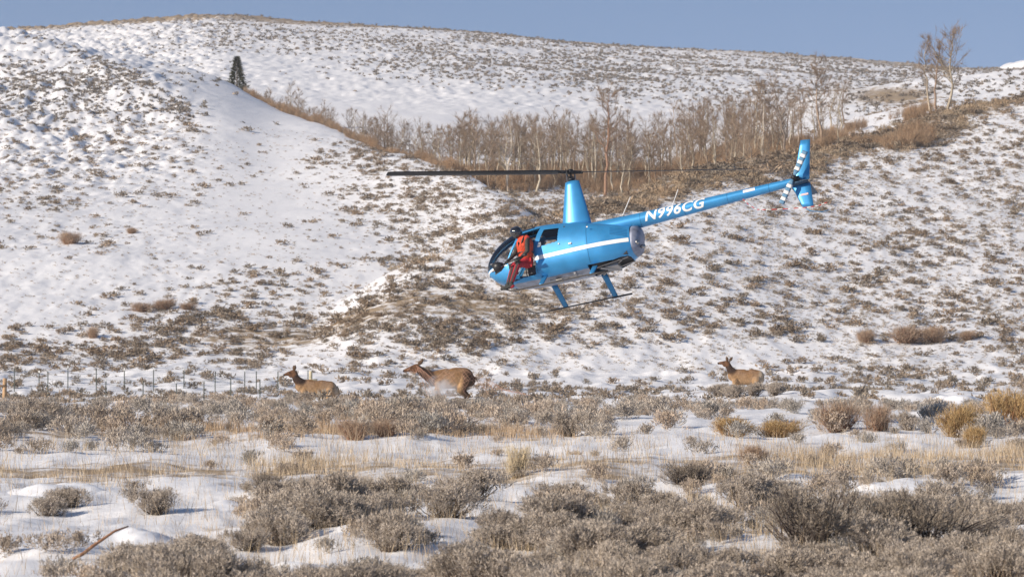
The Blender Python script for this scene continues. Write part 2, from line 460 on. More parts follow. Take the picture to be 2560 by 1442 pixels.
# the wheel-smooth strip of snow and the grass in front of it carry only low plants
low = np.exp(-((by - 75) / 7) ** 2); bs *= (1 - .4 * low)
keep = ~((np.abs(bpx - 1165) < 95) & (bpY > 1345) & (bpY < 1440)) & ~((np.abs(bpx - 2150) < 260) & (bpY > 1330) & (bpY < 1385))
bx, by, bz, bs, bpx = bx[keep], by[keep], bz[keep], bs[keep], bpx[keep]
size = bs * FPX / by * ((bpx > -40) & (bpx < 2600))
order = np.argsort(-size)
ind = order[:270]; rest = order[270:]
def sage_label(D, X, s):
    if D < 50.5: return 'out-of-focus grey sagebrush at the very front of the foreground'
    if D < 57: return 'grey-tan sagebrush clump in the dense near foreground'
    if D < 70: return 'grey sagebrush clump beside the smooth snow patches of the foreground'
    if D < 90: return 'low grey sagebrush by the pale strip of dry grass'
    return 'grey-brown sagebrush in the belt just in front of the running animals'
for q in ind:
    me = near_me[int(R.integers(0, 9))]
    o = link('sagebrush', me)
    s = bs[q]; o.location = (bx[q], by[q], bz[q] - .03); o.scale = (s * R.uniform(.9, 1.25), s * R.uniform(.9, 1.25), s * R.uniform(.65, 1.0))
    o.rotation_euler = (0, 0, R.uniform(0, 6.28))
    prop(o, sage_label(by[q], bpx[q], s), 'shrub', 'sagebrush clumps of the foreground')

def merge(kit, x, y, z, sx, sz, tint, name, mt):
    """one mesh from many copies of the kit's plants"""
    Vs, Fs, Cs = [], [], []; n0 = 0
    v = R.integers(0, len(kit), len(x)); ang = R.uniform(0, 6.283, len(x))
    for k, (V, F, C) in enumerate(kit):
        m = np.where(v == k)[0]
        if not len(m): continue
        ca, sa = np.cos(ang[m])[:, None], np.sin(ang[m])[:, None]
        P = np.stack([(V[:, 0] * ca - V[:, 1] * sa) * sx[m, None] + x[m, None], (V[:, 0] * sa + V[:, 1] * ca) * sx[m, None] + y[m, None], V[:, 2] * sz[m, None] + z[m, None]], -1)
        Vs.append(P.reshape(-1, 3)); Fs.append((F[None] + (np.arange(len(m)) * len(V))[:, None, None] + n0).reshape(-1, 3)); n0 += len(m) * len(V)
        Cs.append((C[None] * tint[m][:, None, :]).reshape(-1, 3))
    me = npmesh(name, np.vstack(Vs), np.vstack(Fs), False, np.vstack(Cs), mt)
    return link(name, me)
def tints(n, lo=.75, hi=1.15, warm=.0):
    b_ = R.uniform(lo, hi, (n, 1)); w = R.uniform(-1, 1, (n, 1)) * .07 + warm
    return b_ * np.hstack([1 + w, np.ones((n, 1)), 1 - w])
kit1 = [bush(300 + s, 100, 9, .075, .024, 0, pal=SAGE_PAL, hz=.5) for s in range(6)]
o = merge(kit1, bx[rest], by[rest], bz[rest] - .03, bs[rest] * 1.05, bs[rest], tints(len(rest), .8, 1.1), 'distant_sagebrush', LEAF)
prop(o, 'grey sagebrush cover filling the belt across the middle of the flat', 'sagebrush cover', kind='stuff')

# brush on the flat and on the slopes
HPAL = ((.175, .14, .11), (.38, .31, .24))
kit2 = [bush(400 + s, 34, 3, .17, .085, 0, pal=HPAL, hz=.42, rx=.6) for s in range(7)]
kit2t = [bush(430 + s, 34, 3, .26, .05, 0, pal=((.28, .205, .135), (.48, .37, .26)), hz=.5, rx=.6, up=1.2) for s in range(3)]
kit3 = [bush(450 + s, 10, 2, .34, .26, 0, pal=((.13, .115, .105), (.30, .26, .22)), hz=.42, rx=.6) for s in range(6)]
def belt(px, D):
    rd = ip(px, R_D); return sstep(900, 980, px) * sstep(-1, 0, (D - rd + 8 + 17 * sstep(1200, 1900, px)) / 16 - .5 + 1.0 * (vn(px / 120, D * 0, 71) - .5)) * (1 - sstep(0, 6, D - rd)) * (D > 262)
def mid_boost(px, py, D, x, de):
    cl = .35 + 1.3 * vn(x / 4.5, D / 10, 33) * (.4 + 1.2 * vn(x / 1.3, D / 2.6, 37))
    cl = np.where(de > 5.5, .6 + .6 * cl, cl)
    de = de * np.clip(de / 3.2, .12, 1) * np.where(px > 1300, .72, .82) * (1 - .5 * (1 - sstep(420, 560, px)) * (D > 400))
    de = de * cl + 5.6 * belt(px, D) * ip(px, [(940, .35), (1300, .7), (1600, 1.25), (2560, 1.4)]) * (.35 + 1.0 * vn(x / 3, D / 4, 35))
    xr = ip(D, [(400, 640), (430, 560), (480, 430), (520, 300), (600, 60), (640, -60)])
    de = de + 5 * np.exp(-((px - xr - 8) / 22) ** 2) * sstep(440, 480, D)
    # brushy foot of the grove and of the left spur's edge
    ld = ip(px, L_D)
    de = de + 4 * ((px > 560) & (px < 1150)) * np.exp(-((D - ld) / 12) ** 2)
    return np.clip(de, 0, 9.6)
x, y, z, px, py = scatter(135, 262, .62, .22, 80000, mid_boost)
s = .25 + .85 * R.uniform(0, 1, len(x)) ** 1.6
kw = tints(len(x), .8, 1.15)
o = merge(kit2, x, y, z - .02, s * 1.1, s * .95, kw, 'brush_cover', LEAF)
prop(o, 'small brown sagebrush tufts dotted over the snowy flat around the fence', 'brush cover', kind='stuff')
x, y, z, px, py = scatter(262, 470, .62, .19, 220000, mid_boost)
s = .15 + 1.0 * R.uniform(0, 1, len(x)) ** 2.3; s = s + .5 * (R.uniform(0, 1, len(x)) < .05)
bl = belt(px, y); s = s * (1 + .3 * bl); tan = (R.uniform(0, 1, len(x)) < bl * .6 * (vn(x / 6, y / 8, 50) > .45)) | ((px > 2050) & (px < 2330) & (py > 215) & (py < 262))
m = ~tan
o = merge(kit2, x[m], y[m], z[m] - .02, s[m] * 1.35, s[m] * .8, tints(m.sum(), .75, 1.15, .03), 'hillside_brush', LEAF)
prop(o, 'brown sagebrush tufts scattered over the near snowy hillsides', 'brush cover', kind='stuff')
o = merge(kit2t, x[tan], y[tan], z[tan] - .02, s[tan] * 1.2, s[tan] * .8, tints(tan.sum(), .8, 1.15), 'hillside_grass', LEAF)
prop(o, 'tan and golden dry grass along the crest of the right hillside', 'dry grass', kind='stuff')
# fine low twigs and grass tips between the bigger tufts
x, y, z, px, py = scatter(262, 470, .24, .08, 260000, lambda px, py, D, x, de: np.clip(.9 + .10 * de, 0, 2) * np.where(px > 1000, 1.3, .35) * (.3 + 1.4 * vn(x / 3, D / 7, 91)))
s = .18 + .22 * R.uniform(0, 1, len(x))
kitf = [bush(470 + q, 9, 2, .30, .10, 0, pal=((.22, .175, .13), (.46, .38, .29)), hz=.4, rx=.6) for q in range(4)]
o = merge(kitf, x, y, z - .01, s * 1.3, s * .8, tints(len(x), .85, 1.15), 'hillside_stubble', LEAF)
prop(o, 'fine grass tips and twigs poking through the snow of the hillsides', 'stubble', kind='stuff')
def far_boost(px, py, D, x, de):
    cl = .35 + 1.3 * vn(x / 9, D / 20, 43)
    xr = ip(D, [(400, 640), (430, 560), (480, 430), (520, 300), (600, 60), (640, -60)])
    return np.clip(de * np.clip(de / 4, .15, 1) * cl * .78 + 6.5 * np.exp(-((px - xr - 8) / 26) ** 2) * (1 - sstep(600, 640, D)), 0, 9)
x, y, z, px, py = scatter(470, 1010, .8, .3, 160000, far_boost)
s = R.uniform(.45, 1.05, len(x)) * (1 - .2 * (px < 500))
o = merge(kit3, x, y, z - .05, s * 1.1, s * .85, tints(len(x), .8, 1.25, .02), 'far_hill_brush', LEAF)
prop(o, 'tiny dark tufts of brush speckling the far snowy hill', 'brush cover', kind='stuff')
print('far', len(x))

# ---------------------------------------------------------------- dry grass
def grass(name, n, d0, d1, fn, h, w, pal, label):
    D = np.sqrt(d0 ** 2 + (d1 ** 2 - d0 ** 2) * R.uniform(0, 1, n)); X = R.uniform(-200, 2760, n); x = XY(X, D)
    k = R.uniform(0, 1, n) < fn(X, D, x) * (.15 + 1.5 * np.clip(vn(x / .9, D / 1.4, 61) - .25, 0, 1) + .5 * vn(x * 5, D * 5, 62) ** 2)
    x, D = x[k], D[k]; x = x + R.normal(size=len(x)) * .05; z = H(x, D)
    P = np.stack([x, D, z - .02], 1); dr = unit(np.stack([R.normal(size=len(x)) * .22, R.normal(size=len(x)) * .22, np.ones(len(x))], 1))
    hh = h * R.uniform(.45, 1.15, len(x)) * (.5 + .9 * vn(x / 1.1, D / 1.5, 64))
    V, F = blades(P, dr, hh, w * R.uniform(.7, 1.2, len(x)), R)
    f = R.uniform(0, 1, (len(x), 1)); C = np.repeat(np.array(pal[0]) * (1 - f) + np.array(pal[1]) * f, 3, 0)
    o = link(name, npmesh(name, V, F, False, C, LEAF)); prop(o, label, 'dry grass', kind='stuff')
TAN = ((.36, .26, .17), (.66, .55, .40))
grass('dry_grass', 110000, 64, 82, lambda X, D, x: (.25 + .6 * sstep(.35, .7, vn(x / 1.7, D / 3, 77))) * np.exp(-((D - 72 - 5 * (vn(x / 3.2, D * 0 + 2, 78) - .5) - ip(X, [(0, 0), (1300, 0), (1700, 1.5), (2560, 1)])) / 2.9) ** 2), .33, .010, TAN, 'band of pale tan dry grass behind the foreground sagebrush')
grass('grass_strip', 110000, 83, 100, lambda X, D, x: .8 * np.exp(-((D - ip(X, [(0, 88), (300, 88), (800, 89.5), (1300, 91)]) - 4 * (vn(x / 4, D * 0 + 2, 79) - .5)) / 2.9) ** 2) * sstep(230, 480, X) * (1 - sstep(1250, 1500, X)), .36, .013, ((.36, .24, .15), (.62, .48, .33)), 'orange-tan strip of dry grass at the far edge of the smooth snow')
grass('scattered_grass', 150000, 44, 84, lambda X, D, x: .30 * np.clip(dens(X, (CAM_H + .028 * (80 - D)) * FPX / D + HOR) / 6, .1, 1) + 0 * D, .42, .008, ((.40, .30, .19), (.60, .48, .33)), 'loose dry grass stems between the foreground sagebrush')
grass('snow_grass', 16000, 72, 92, lambda X, D, x: .22 + 0 * D, .2, .010, TAN, 'thin grass stems poking through the smooth strip of snow')

V, F, C = bush(210, 260, 12, .10, .005, 160, rx=.40, hz=.95, pal=((.50, .40, .27), (.78, .68, .50)), stemc=(.55, .45, .30), up=1.6, spread=.35, stemr=.5)
straw_me = [npmesh('straw_clump', V, F, False, C, LEAF)]
# ---------------------------------------------------------------- bushes that stand out
def special(name, mes, X, Y, w, h, label, cat='shrub', group=None, base=1.1, hbase=.62, k=0):
    p = on_ground(X, Y); sc = FPX / p.y
    o = link(name, mes[k % len(mes)]); o.location = (p.x, p.y, p.z - .04)
    o.scale = (w / sc / base,) * 2 + (h / sc / hbase,); o.rotation_euler = (0, 0, (X * 7.13) % 6.28)
    prop(o, label, cat, group); return o
G = 'golden and rust bushes standing in the snow'
special('straw_clump', straw_me, 1290, 1196, 110, 120, 'tall thin pale straw clump rising over the snow strip at centre', base=.9, hbase=1.1)
special('rabbitbrush', gold_me, 1835, 1092, 190, 56, 'olive-gold low bush left in the pair on snow right of centre', group=G)
special('rabbitbrush', gold_me, 1940, 1092, 180, 46, 'golden bush right in the pair on snow right of centre', group=G, k=1)
special('rabbitbrush', gold_me, 2390, 1092, 170, 84, 'orange-gold bush left of the brightest one at the right edge', group=G, k=2)
special('rabbitbrush', gold_me, 2525, 1062, 190, 96, 'brightest golden bush cut by the right edge', group=G, k=3)
special('rabbitbrush', gold_me, 2430, 1118, 110, 60, 'small gold-brown bush below the ones at the right edge', group=G, k=0)
special('twiggy_bush', rust_me, 2095, 1080, 140, 88, 'rust-stemmed upright bush with snow behind it at right', group=G)
special('twiggy_bush', rust_me, 2195, 1078, 120, 72, 'grey-brown bush touching the rust-stemmed bush at right', group=G, k=1)
special('sagebrush', near_me, 2265, 1076, 90, 60, 'dark sagebrush at the right end of the rust-stemmed clump', group=G, k=2)
special('twiggy_bush', rust_me, 885, 1100, 120, 58, 'orange-brown twiggy bush at the snow edge left of centre', group=G, k=2)
special('twiggy_bush', rust_me, 965, 1094, 110, 50, 'pale orange bush beside the grass strip near the centre', group=G, k=0)
special('twiggy_bush', rust_me, 1880, 1150, 100, 44, 'small tan twiggy bush under the golden pair', group=G, k=1)
special('sagebrush', near_me, 1420, 1092, 130, 80, 'pale domed sagebrush left half of the large clump at the snow edge', k=3)
special('sagebrush', near_me, 1490, 1088, 120, 70, 'darker domed sagebrush right half of the large clump at the snow edge', k=4)
special('sagebrush', near_me, 95, 1068, 190, 92, 'large grey sagebrush beside the wooden post at the left', k=5)
special('sagebrush', near_me, 10, 1100, 110, 70, 'dark sagebrush cut by the left edge', k=6)
special('dark_sagebrush', dark_me, 2035, 1385, 420, 190, 'big dark bare-twigged sagebrush in the right foreground', k=0, base=1.45, hbase=.82)
special('dark_sagebrush', dark_me, 2275, 1390, 450, 205, 'biggest dark sagebrush, right one of the near pair', k=1, base=1.45, hbase=.82)
special('sagebrush', near_me, 850, 1300, 270, 135, 'large rounded sagebrush left of centre in the foreground', k=7, base=1.2)
special('sagebrush', near_me, 395, 1285, 170, 90, 'rounded sagebrush on the open snow at the left', k=8, base=1.2)
special('sagebrush', near_me, 120, 1290, 130, 65, 'small sagebrush on snow near the left edge', k=1, base=1.2)
special('dark_sagebrush', dark_me, 660, 1225, 150, 60, 'dark low sagebrush behind the foreground snow drift', k=1, base=1.45, hbase=.82)
special('dark_sagebrush', dark_me, 1720, 1215, 170, 75, 'dark twiggy sagebrush with snow at its left foot', k=0, base=1.45, hbase=.82)
HB = 'large brown bushes on the slopes'
for i, (X, Y, w, h, lb) in enumerate([(2262, 858, 150, 46, 'widest dark brown bush at the foot of the right slope'), (2335, 854, 110, 42, 'dark brown bush at the right of the widest one'), (2420, 850, 90, 24, 'lower brown bush right of the widest pair'),
        (2170, 862, 90, 34, 'grey-brown bush left of the widest pair on the right slope'),
        (350, 780, 70, 26, 'orange-brown bush, left part of the long clump on the left snowfield'), (410, 778, 90, 30, 'orange-brown bush in the middle of the long clump on the left snowfield'), (470, 776, 60, 22, 'orange-brown bush, right end of the long clump on the left snowfield'),
        (175, 610, 90, 32, 'lone brown bush high on the left snowfield'), (330, 585, 60, 16, 'flat brown bush right of the lone one on the left snowfield'), (235, 848, 50, 32, 'dark round bush at the foot of the left snowfield')]):
    special('twiggy_bush', rust_me, X, Y, w, h, lb, group=HB, k=i)

# sagebrush hiding the animals' legs
EL = 'sagebrush standing right in front of the elk'
for i, (X, Y, w, h, lb) in enumerate([(1795, 990, 80, 40, 'sagebrush under the head of the rightmost elk'), (1838, 994, 80, 42, 'sagebrush hiding the front legs of the rightmost elk'), (1885, 992, 90, 42, 'sagebrush hiding the hind legs of the rightmost elk'), (1935, 990, 90, 44, 'sagebrush right behind the tail of the rightmost elk'),
        (690, 1022, 80, 32, 'sagebrush ahead of the leftmost elk'), (770, 1026, 90, 32, 'sagebrush under the belly of the leftmost elk'), (835, 1024, 100, 36, 'sagebrush hiding the hind hooves of the leftmost elk'),
        (1010, 1022, 90, 32, 'sagebrush below the chin of the netted elk'), (1085, 1024, 100, 32, 'sagebrush below the chest of the netted elk'), (1165, 1022, 110, 36, 'sagebrush hiding the hind hooves of the netted elk'), (1240, 1020, 90, 34, 'sagebrush under the trailing net')]):
    special('sagebrush', near_me, X, Y, w, h, lb, group=EL, k=i)

# snow pillows between the bushes
PIL = mat('drift_snow', (.82, .82, .84), .6, bump=.25, bscale=6)
def pillow(X, Y, w, d, h, label, seed):
    p = on_ground(X, Y); sc = FPX / p.y; w = w / sc
    n = 40; u = np.linspace(-1, 1, n); A, B = np.meshgrid(u, u)
    r = np.sqrt(A ** 2 + B ** 2); r = r * (1.05 + .45 * fbm(A * 1.7 + seed, B * 1.7, seed + 40, 3)); f = np.clip(1 - r ** 1.6, 0, 1) ** 1.1 * (1 + .25 * A)
    x = p.x + A * w / 2; y = p.y + B * d; z0 = H(x, y)
    z = z0 - .06 + (.45 * h / sc + .06) * f * (1 + .35 * fbm(x * 2.6, y * 1.8, seed, 3))
    V = np.stack([x, y, z], -1).reshape(-1, 3); i = np.arange(n - 1)[:, None] * n + np.arange(n - 1)[None]
    o = link('snow_drift', npmesh('snow_drift', V, np.stack([i, i + 1, i + n + 1, i + n], -1).reshape(-1, 4), True, None, PIL))
    prop(o, label, 'snow drift', 'smooth snow drifts between the bushes')
pillow(1165, 1388, 190, .8, 72, 'brightest rounded snow drift in the near foreground', 1)
pillow(760, 1440, 260, .9, 70, 'snow drift at the bottom edge left of centre', 2)
pillow(580, 1275, 260, 1.2, 40, 'long snow drift left of centre behind the foreground', 5)
pillow(2405, 1005, 230, 2.5, 34, 'big rounded snow drift near the right edge', 6)
pillow(2200, 1220, 400, 1.6, 34, 'long smooth drift behind the dark bushes', 8)
pillow(330, 1350, 330, 1.4, 60, 'long sloping drift in the left foreground', 9)
pillow(120, 1230, 300, 2.0, 40, 'snow bank at the left edge', 10)
# ---------------------------------------------------------------- bare trees
TW = ((.19, .135, .095), (.37, .27, .19))
def tree_kit(seed, h, spread, limbs=16, trunk_r=.085, lean=0.0, bare=.35, twigs=26, fork=False, trunkc=(.44, .38, .30), tw=.017):
    """trunk mesh and crown mesh of a leafless aspen, foot at the origin"""
    rng = np.random.default_rng(seed)
    n = 10; t = np.linspace(0, 1, n)
    wob = np.cumsum(rng.normal(size=(n, 2)) * .018 * h, 0); wob -= wob[:1]
    P = np.stack([wob[:, 0] + lean * h * t ** 1.2, wob[:, 1], t * h], 1); P[0, 2] = -.2
    a = Acc(); rr = trunk_r * (1 - t * .86)
    V, F, T = tube(P, rr, 6)
    band = np.clip(rng.normal(1, .12, len(V)), .6, 1.3)[:, None]
    a.add(V, F, T, np.array(trunkc) * band)
    c = Acc(); segs = []
    for k in range(limbs):
        f = bare + (1 - bare) * (k + rng.uniform(0, .9)) / limbs; f = min(f, .97)
        p0 = np.array([np.interp(f, t, P[:, q]) for q in range(3)])
        az = rng.uniform(0, 6.283); L = spread * (1.15 - f * .8) * rng.uniform(.6, 1.2) * h * .42
        el = rng.uniform(.35, .95)
        d = np.array([math.cos(az) * math.cos(el), math.sin(az) * math.cos(el), math.sin(el)])
        m = p0 + d * L * .5 + rng.normal(size=3) * .04 * L; e = m + unit(d + np.array([0, 0, .5]) + rng.normal(size=3) * .2) * L * .6
        r0 = trunk_r * (1 - f * .8) * .45
        col = np.array(trunkc) * .82 * rng.uniform(.7, 1.1)
        c.tube([p0, m, e], [r0, r0 * .6, r0 * .22], 3, col, False)
        segs.append((p0, m, e))
        for b_ in range(4):
            g = rng.uniform(.3, 1); q0 = p0 + (m - p0) * min(1, 2 * g) if g < .5 else m + (e - m) * (2 * g - 1)
            q1 = q0 + unit(d + rng.normal(size=3) * .6 + [0, 0, .45]) * L * rng.uniform(.3, .55)
            c.tube([q0, q1], [r0 * .35, r0 * .12], 3, col * .9, False); segs.append((q0, (q0 + q1) / 2, q1))
    ns = len(segs); k = rng.integers(0, ns, twigs * limbs); S3 = np.array(segs); g = rng.uniform(0.1, 1, len(k))[:, None]
    Pp = np.where(g < .5, S3[k, 0] + (S3[k, 1] - S3[k, 0]) * 2 * g, S3[k, 1] + (S3[k, 2] - S3[k, 1]) * (2 * g - 1))
    D = unit(unit(S3[k, 2] - S3[k, 0]) + rng.normal(size=(len(k), 3)) * .55 + [0, 0, .5])
    V, F = blades(Pp, D, rng.uniform(.25, .75, len(k)) * (h / 6) ** .5, tw, rng)
    f = rng.uniform(0, 1, (len(k), 1)); C = np.repeat(np.array(TW[0]) * (1 - f) + np.array(TW[1]) * f, 3, 0)
    c.add(V, None, F, C)
    return a.mesh('trunk', BARK, True, True), c.mesh('crown', LEAF, False, True)

def tree(kit, loc, s, rz, label, group, name='aspen_tree', cat='tree', sz=None):
    e = empty(name, loc, rz); e.scale = (s, s, sz or s); prop(e, label, cat, group)
    link('trunk', kit[0], e); link('crown', kit[1], e); return e

def at_depth(X, D):
    x = float(XY(X, D)); return Vector((x, D, float(H(x, D))))

kits = [tree_kit(500 + i, 5.6, .75 + .08 * (i % 3), 15, 0.085 + .018 * (i % 3), lean=(i % 5 - 2) * .03, bare=.28, twigs=44,
        trunkc=[(.36, .30, .22), (.26, .20, .15), (.22, .17, .13), (.46, .40, .31)][i % 4]) for i in range(12)]
GR = 'leafless aspens of the grove in the draw'
rg = np.random.default_rng(11)
cnt = 0
for i in range(4000):
    if cnt >= 275: break
    X = rg.uniform(640, 2140)
    if X < 1120:
        D = float(ip(X, L_D)) + rg.uniform(2, 34); s = rg.uniform(.55, 1.05) * (1.0 if X > 820 else .85)
        if rg.uniform() > (.9 if X < 840 else .6): continue
    else:
        lo = 388 if X < 1700 else 378; D = rg.uniform(lo, 446); s = rg.uniform(.8, 1.28)
        if X > 1900: s *= .8
        if rg.uniform() < .35 * (D < 400): continue
        if X > 1980 and rg.uniform() < .6: continue
    p = at_depth(X, D)
    zone = 'left' if X < 1120 else ('middle' if X < 1600 else 'right')
    near = D < 412 if X >= 1120 else True
    lb = {'left': 'small leafless tree along the snowy edge at the left end of the grove',
          'middle': 'leafless aspen in the dense middle of the grove' if not near else 'pale-trunked leafless aspen at the front edge of the middle of the grove',
          'right': 'leafless aspen in the right part of the grove' if not near else 'thin leafless aspen at the front edge of the right part of the grove'}[zone]
    tree(kits[int(rg.integers(0, 12))], p, s, rg.uniform(0, 6.28), lb, GR); cnt += 1

def tall(X, D, h, spread, lean, label, seed, limbs=20, tr=.16, bare=.4, rz=0., trunkc=(.42, .33, .25), twigs=34, name='aspen_tree', tw=.02):
    k = tree_kit(seed, h, spread, limbs, tr, lean, bare, twigs, trunkc=trunkc, tw=tw)
    return tree(k, at_depth(X, D), 1.0, rz, label, None, name)
tall(1512, 384, 10.6, .85, -.02, 'tallest bare tree standing alone in front of the grove, right of the rotor mast', 601, 26, .19, .42, trunkc=(.30, .18, .12), twigs=60, tw=.026)
tall(1272, 392, 7.8, 1.0, -.02, 'pale forked bare tree in front of the grove left of the rotor mast', 602, 20, .16, .25, trunkc=(.48, .41, .33))
tall(2055, 383, 8.6, .6, .0, 'tall slender bare tree above the helicopter tail fin', 603, 20, .16, .45, trunkc=(.3, .22, .16), twigs=60, tw=.026)
tall(1965, 392, 8.2, .9, -.16, 'dark bare tree leaning left at the right side of the grove', 604, 18, .16, .4, trunkc=(.2, .16, .13))
tall(1912, 396, 8.4, .7, -.06, 'pale-footed bare tree beside the dark leaning one', 605, 18, .16, .45, trunkc=(.46, .4, .33), twigs=60, tw=.026)
tall(1998, 385, 6.4, .6, -.02, 'thin bare tree between the leaning tree and the slender tall one', 606, 14, .1, .4)
tall(2328, 408, 8.0, .5, -.07, 'left one of the three tall bare trees on the right skyline', 607, 24, .14, .42, trunkc=(.40, .33, .25), twigs=44, tw=.026)
tall(2343, 405, 7.3, .5, -.01, 'middle one of the three tall bare trees on the right skyline', 608, 22, .16, .4, trunkc=(.28, .20, .15), twigs=44, tw=.026)
tall(2366, 404, 8.3, 1.05, .10, 'right and widest of the three tall bare trees on the right skyline', 609, 34, .18, .28, trunkc=(.40, .34, .26), twigs=50, tw=.027)
tall(1692, 470, 6.8, .8, -.02, 'bare tree rising alone behind the grove', 610, 14, .12, .5)
tall(1002, 455, 5.6, .9, -.02, 'pale bare tree behind the left end of the grove', 611, 14, .1, .3, trunkc=(.5, .45, .38))
tall(1395, 440, 6.6, .8, .0, 'wide bare tree behind the middle of the grove', 612, 16, .12, .4)
tall(1250, 430, 6.2, .8, .0, 'bare tree behind the pale forked one', 613, 16, .12, .4)
tall(935, 468, 4.0, .9, .03, 'small crooked pale tree on the spur left of the grove', 614, 12, .1, .2, trunkc=(.5, .45, .38))
tall(672, 548, 5.4, .7, -.03, 'reddish dead conifer beside the evergreen', 615, 30, .12, .1, trunkc=(.3, .19, .13), twigs=14, name='dead_tree')
tall(712, 545, 3.6, 1.2, .0, 'broad grey bare tree right of the dead conifer', 616, 22, .1, .1)
tall(745, 538, 3.2, 1.2, .0, 'round bare thicket tree at the end of the left ridge', 617, 22, .1, .1)
tall(640, 556, 2.8, 1.0, .0, 'small bare tree between the evergreen and the dead conifer', 618, 16, .07, .1)
tall(1845, 392, 6.2, .9, .12, 'bare tree leaning right over the snow under the leaning dark one', 619, 16, .1, .3)

# evergreen
def conifer(loc, h):
    rng = np.random.default_rng(77); e = empty('spruce_tree', loc)
    prop(e, 'lone dark green evergreen on the ridge at the left', 'tree')
    a = Acc(); a.tube([[0, 0, -.2], [0, 0, h * .5], [.02, 0, h]], [.13, .08, .015], 6, (.2, .14, .1)); link('trunk', a.mesh('trunk', BARK, True, True), e)
    n = 2800; t = rng.uniform(.04, 1, n) ** .85; az = rng.uniform(0, 6.283, n); lob = .7 + .3 * np.sin(az * 3 + t * 37) * np.sin(t * 61)
    r = (1 - t) ** .8 * h * .42 * rng.uniform(.1, 1.0, n) ** .5 * lob
    P = np.stack([np.cos(az) * r, np.sin(az) * r, t * h - r * .25], 1)
    D = unit(np.stack([np.cos(az), np.sin(az), rng.normal(.1, .3, n)], 1))
    V, F = blades(P, D, rng.uniform(.3, .6, n), .11, rng); f = rng.uniform(0, 1, (n, 1))
    C = np.repeat(np.array([.035, .045, .03]) * (1 - f) + np.array([.12, .11, .06]) * f, 3, 0)
    link('crown', npmesh('crown', V, F, False, C, LEAF), e)
conifer(at_depth(592, 553), 5.2)

# low thicket under and around the grove
n = 9000; X = rg.uniform(1120, 2330, n); D = rg.uniform(392, 450, n) ; D = np.where(X > 1950, rg.uniform(372, 420, n), D)
k = vn(XY(X, D) / 2.5, D / 4, 81) > np.where(X > 1950, .55, .42); X, D = X[k], D[k]
X2 = rg.uniform(610, 1130, 2600); D2 = ip(X2, L_D) + rg.uniform(-4, 16, 2600); X = np.concatenate([X, X2]); D = np.concatenate([D, D2])
x = XY(X, D); z = H(x, D)
tk = [bush(700 + s, 26, 5, .50, .022, 8, rx=.5, hz=.8, pal=((.20, .135, .09), (.42, .30, .20)), stemc=(.2, .16, .13), up=1.4, spread=.3) for s in range(5)]
s = R.uniform(.3, 1.0, len(x)) * (.55 + .9 * vn(x / 4, D / 5, 83)) * np.where(np.arange(len(x)) > len(X) - 2601, .75, 1)
o = merge(tk, x, D, z - .03, s * 1.0, s * 1.5, tints(len(x), .8, 1.2, .03), 'thicket', LEAF)
prop(o, 'brown leafless undergrowth filling the aspen grove', 'undergrowth', kind='stuff')

# ---------------------------------------------------------------- fence
STEEL = mat('post_steel', (.07, .085, .07), .7)
WHITE = mat('white_tip', (.75, .75, .72), .6)
WOOD = mat('weathered_wood', (.42, .27, .15), .85, vary=.3, vscale=9, bump=.4, bscale=30)
WOODP = mat('pale_wood', (.46, .40, .27), .85, vary=.3, vscale=9)
a = Acc(); tb = Acc()
a.tube([[0, 0, -.3], [0, 0, 1.42]], .022, 4); a.box((-.03, -.008, -.3), (.03, .008, 1.42)); me_post = a.mesh('post', STEEL)
tb.box((-.04, -.028, 1.32), (.04, .028, 1.48)); me_tip = tb.mesh('post_tip', WHITE)
def fence(Xs, D, label, tips):
    f = empty('wire_fence', at_depth(Xs[0], D)); prop(f, label, 'fence')
    pts = []
    for i, X in enumerate(Xs):
        p = at_depth(X, D + .0 * i); pts.append(p)
        o = link('post', me_post, f); o.location = p - f.location; o.rotation_euler = (0, 0, .3 * math.sin(X))
        o.scale.z = .95 + .1 * math.sin(X * 3)
        if i in tips: t_ = link('post_tip', me_tip, o)
    for hh in (.35, .7, 1.05, 1.32):
        w = Acc(); Q = []
        for A_, B_ in zip(pts[:-1], pts[1:]):
            for q in np.linspace(0, 1, 5)[:-1]:
                v = A_.lerp(B_, q); Q.append([v.x - f.location.x, v.y - f.location.y - .03, v.z - f.location.z + hh - .03 * math.sin(q * 3.1416)])
        Q.append(list(pts[-1] - f.location + Vector((0, -.03, hh)))); w.tube(Q, .005, 3)
        link('wire', w.mesh('wire', STEEL), f)
fence([-60, 36, 98, 170, 241, 311, 384, 460, 538, 612, 641, 695, 770], 243, 'farther wire fence on thin dark metal posts across the snowy flat', (2, 3, 5, 6, 7, 9))
fence([-40, 120, 265, 358, 441, 510, 577, 650], 226, 'nearer wire fence of thin metal posts on the tan flat', (2, 4))
def wood_post(X, D, h, r, label, m, rail):
    e = empty('fence_post', at_depth(X, D)); prop(e, label, 'fence post')
    a = Acc(); a.tube([[0, 0, -.4], [.01, 0, h * .5], [0.02, .01, h - .02], [.02, .01, h]], [r, r * .97, r * .92, r * .8], 10)
    link('post', a.mesh('post', m, True), e)
    b_ = Acc(); b_.tube(rail, r * .45, 8); link('rail', b_.mesh('rail', m, True), e)
wood_post(11, 128, 1.05, .075, 'brown wooden post with a short rail at the left edge', WOOD, [[-1.2, -.06, .78], [-.3, -.06, .8], [.1, -.06, .79]])
wood_post(776, 190, 1.75, .09, 'pale wooden post standing behind the leftmost animal', WOODP, [[-.5, -.08, 1.28], [0, -.08, 1.30], [.35, -.08, 1.33]])

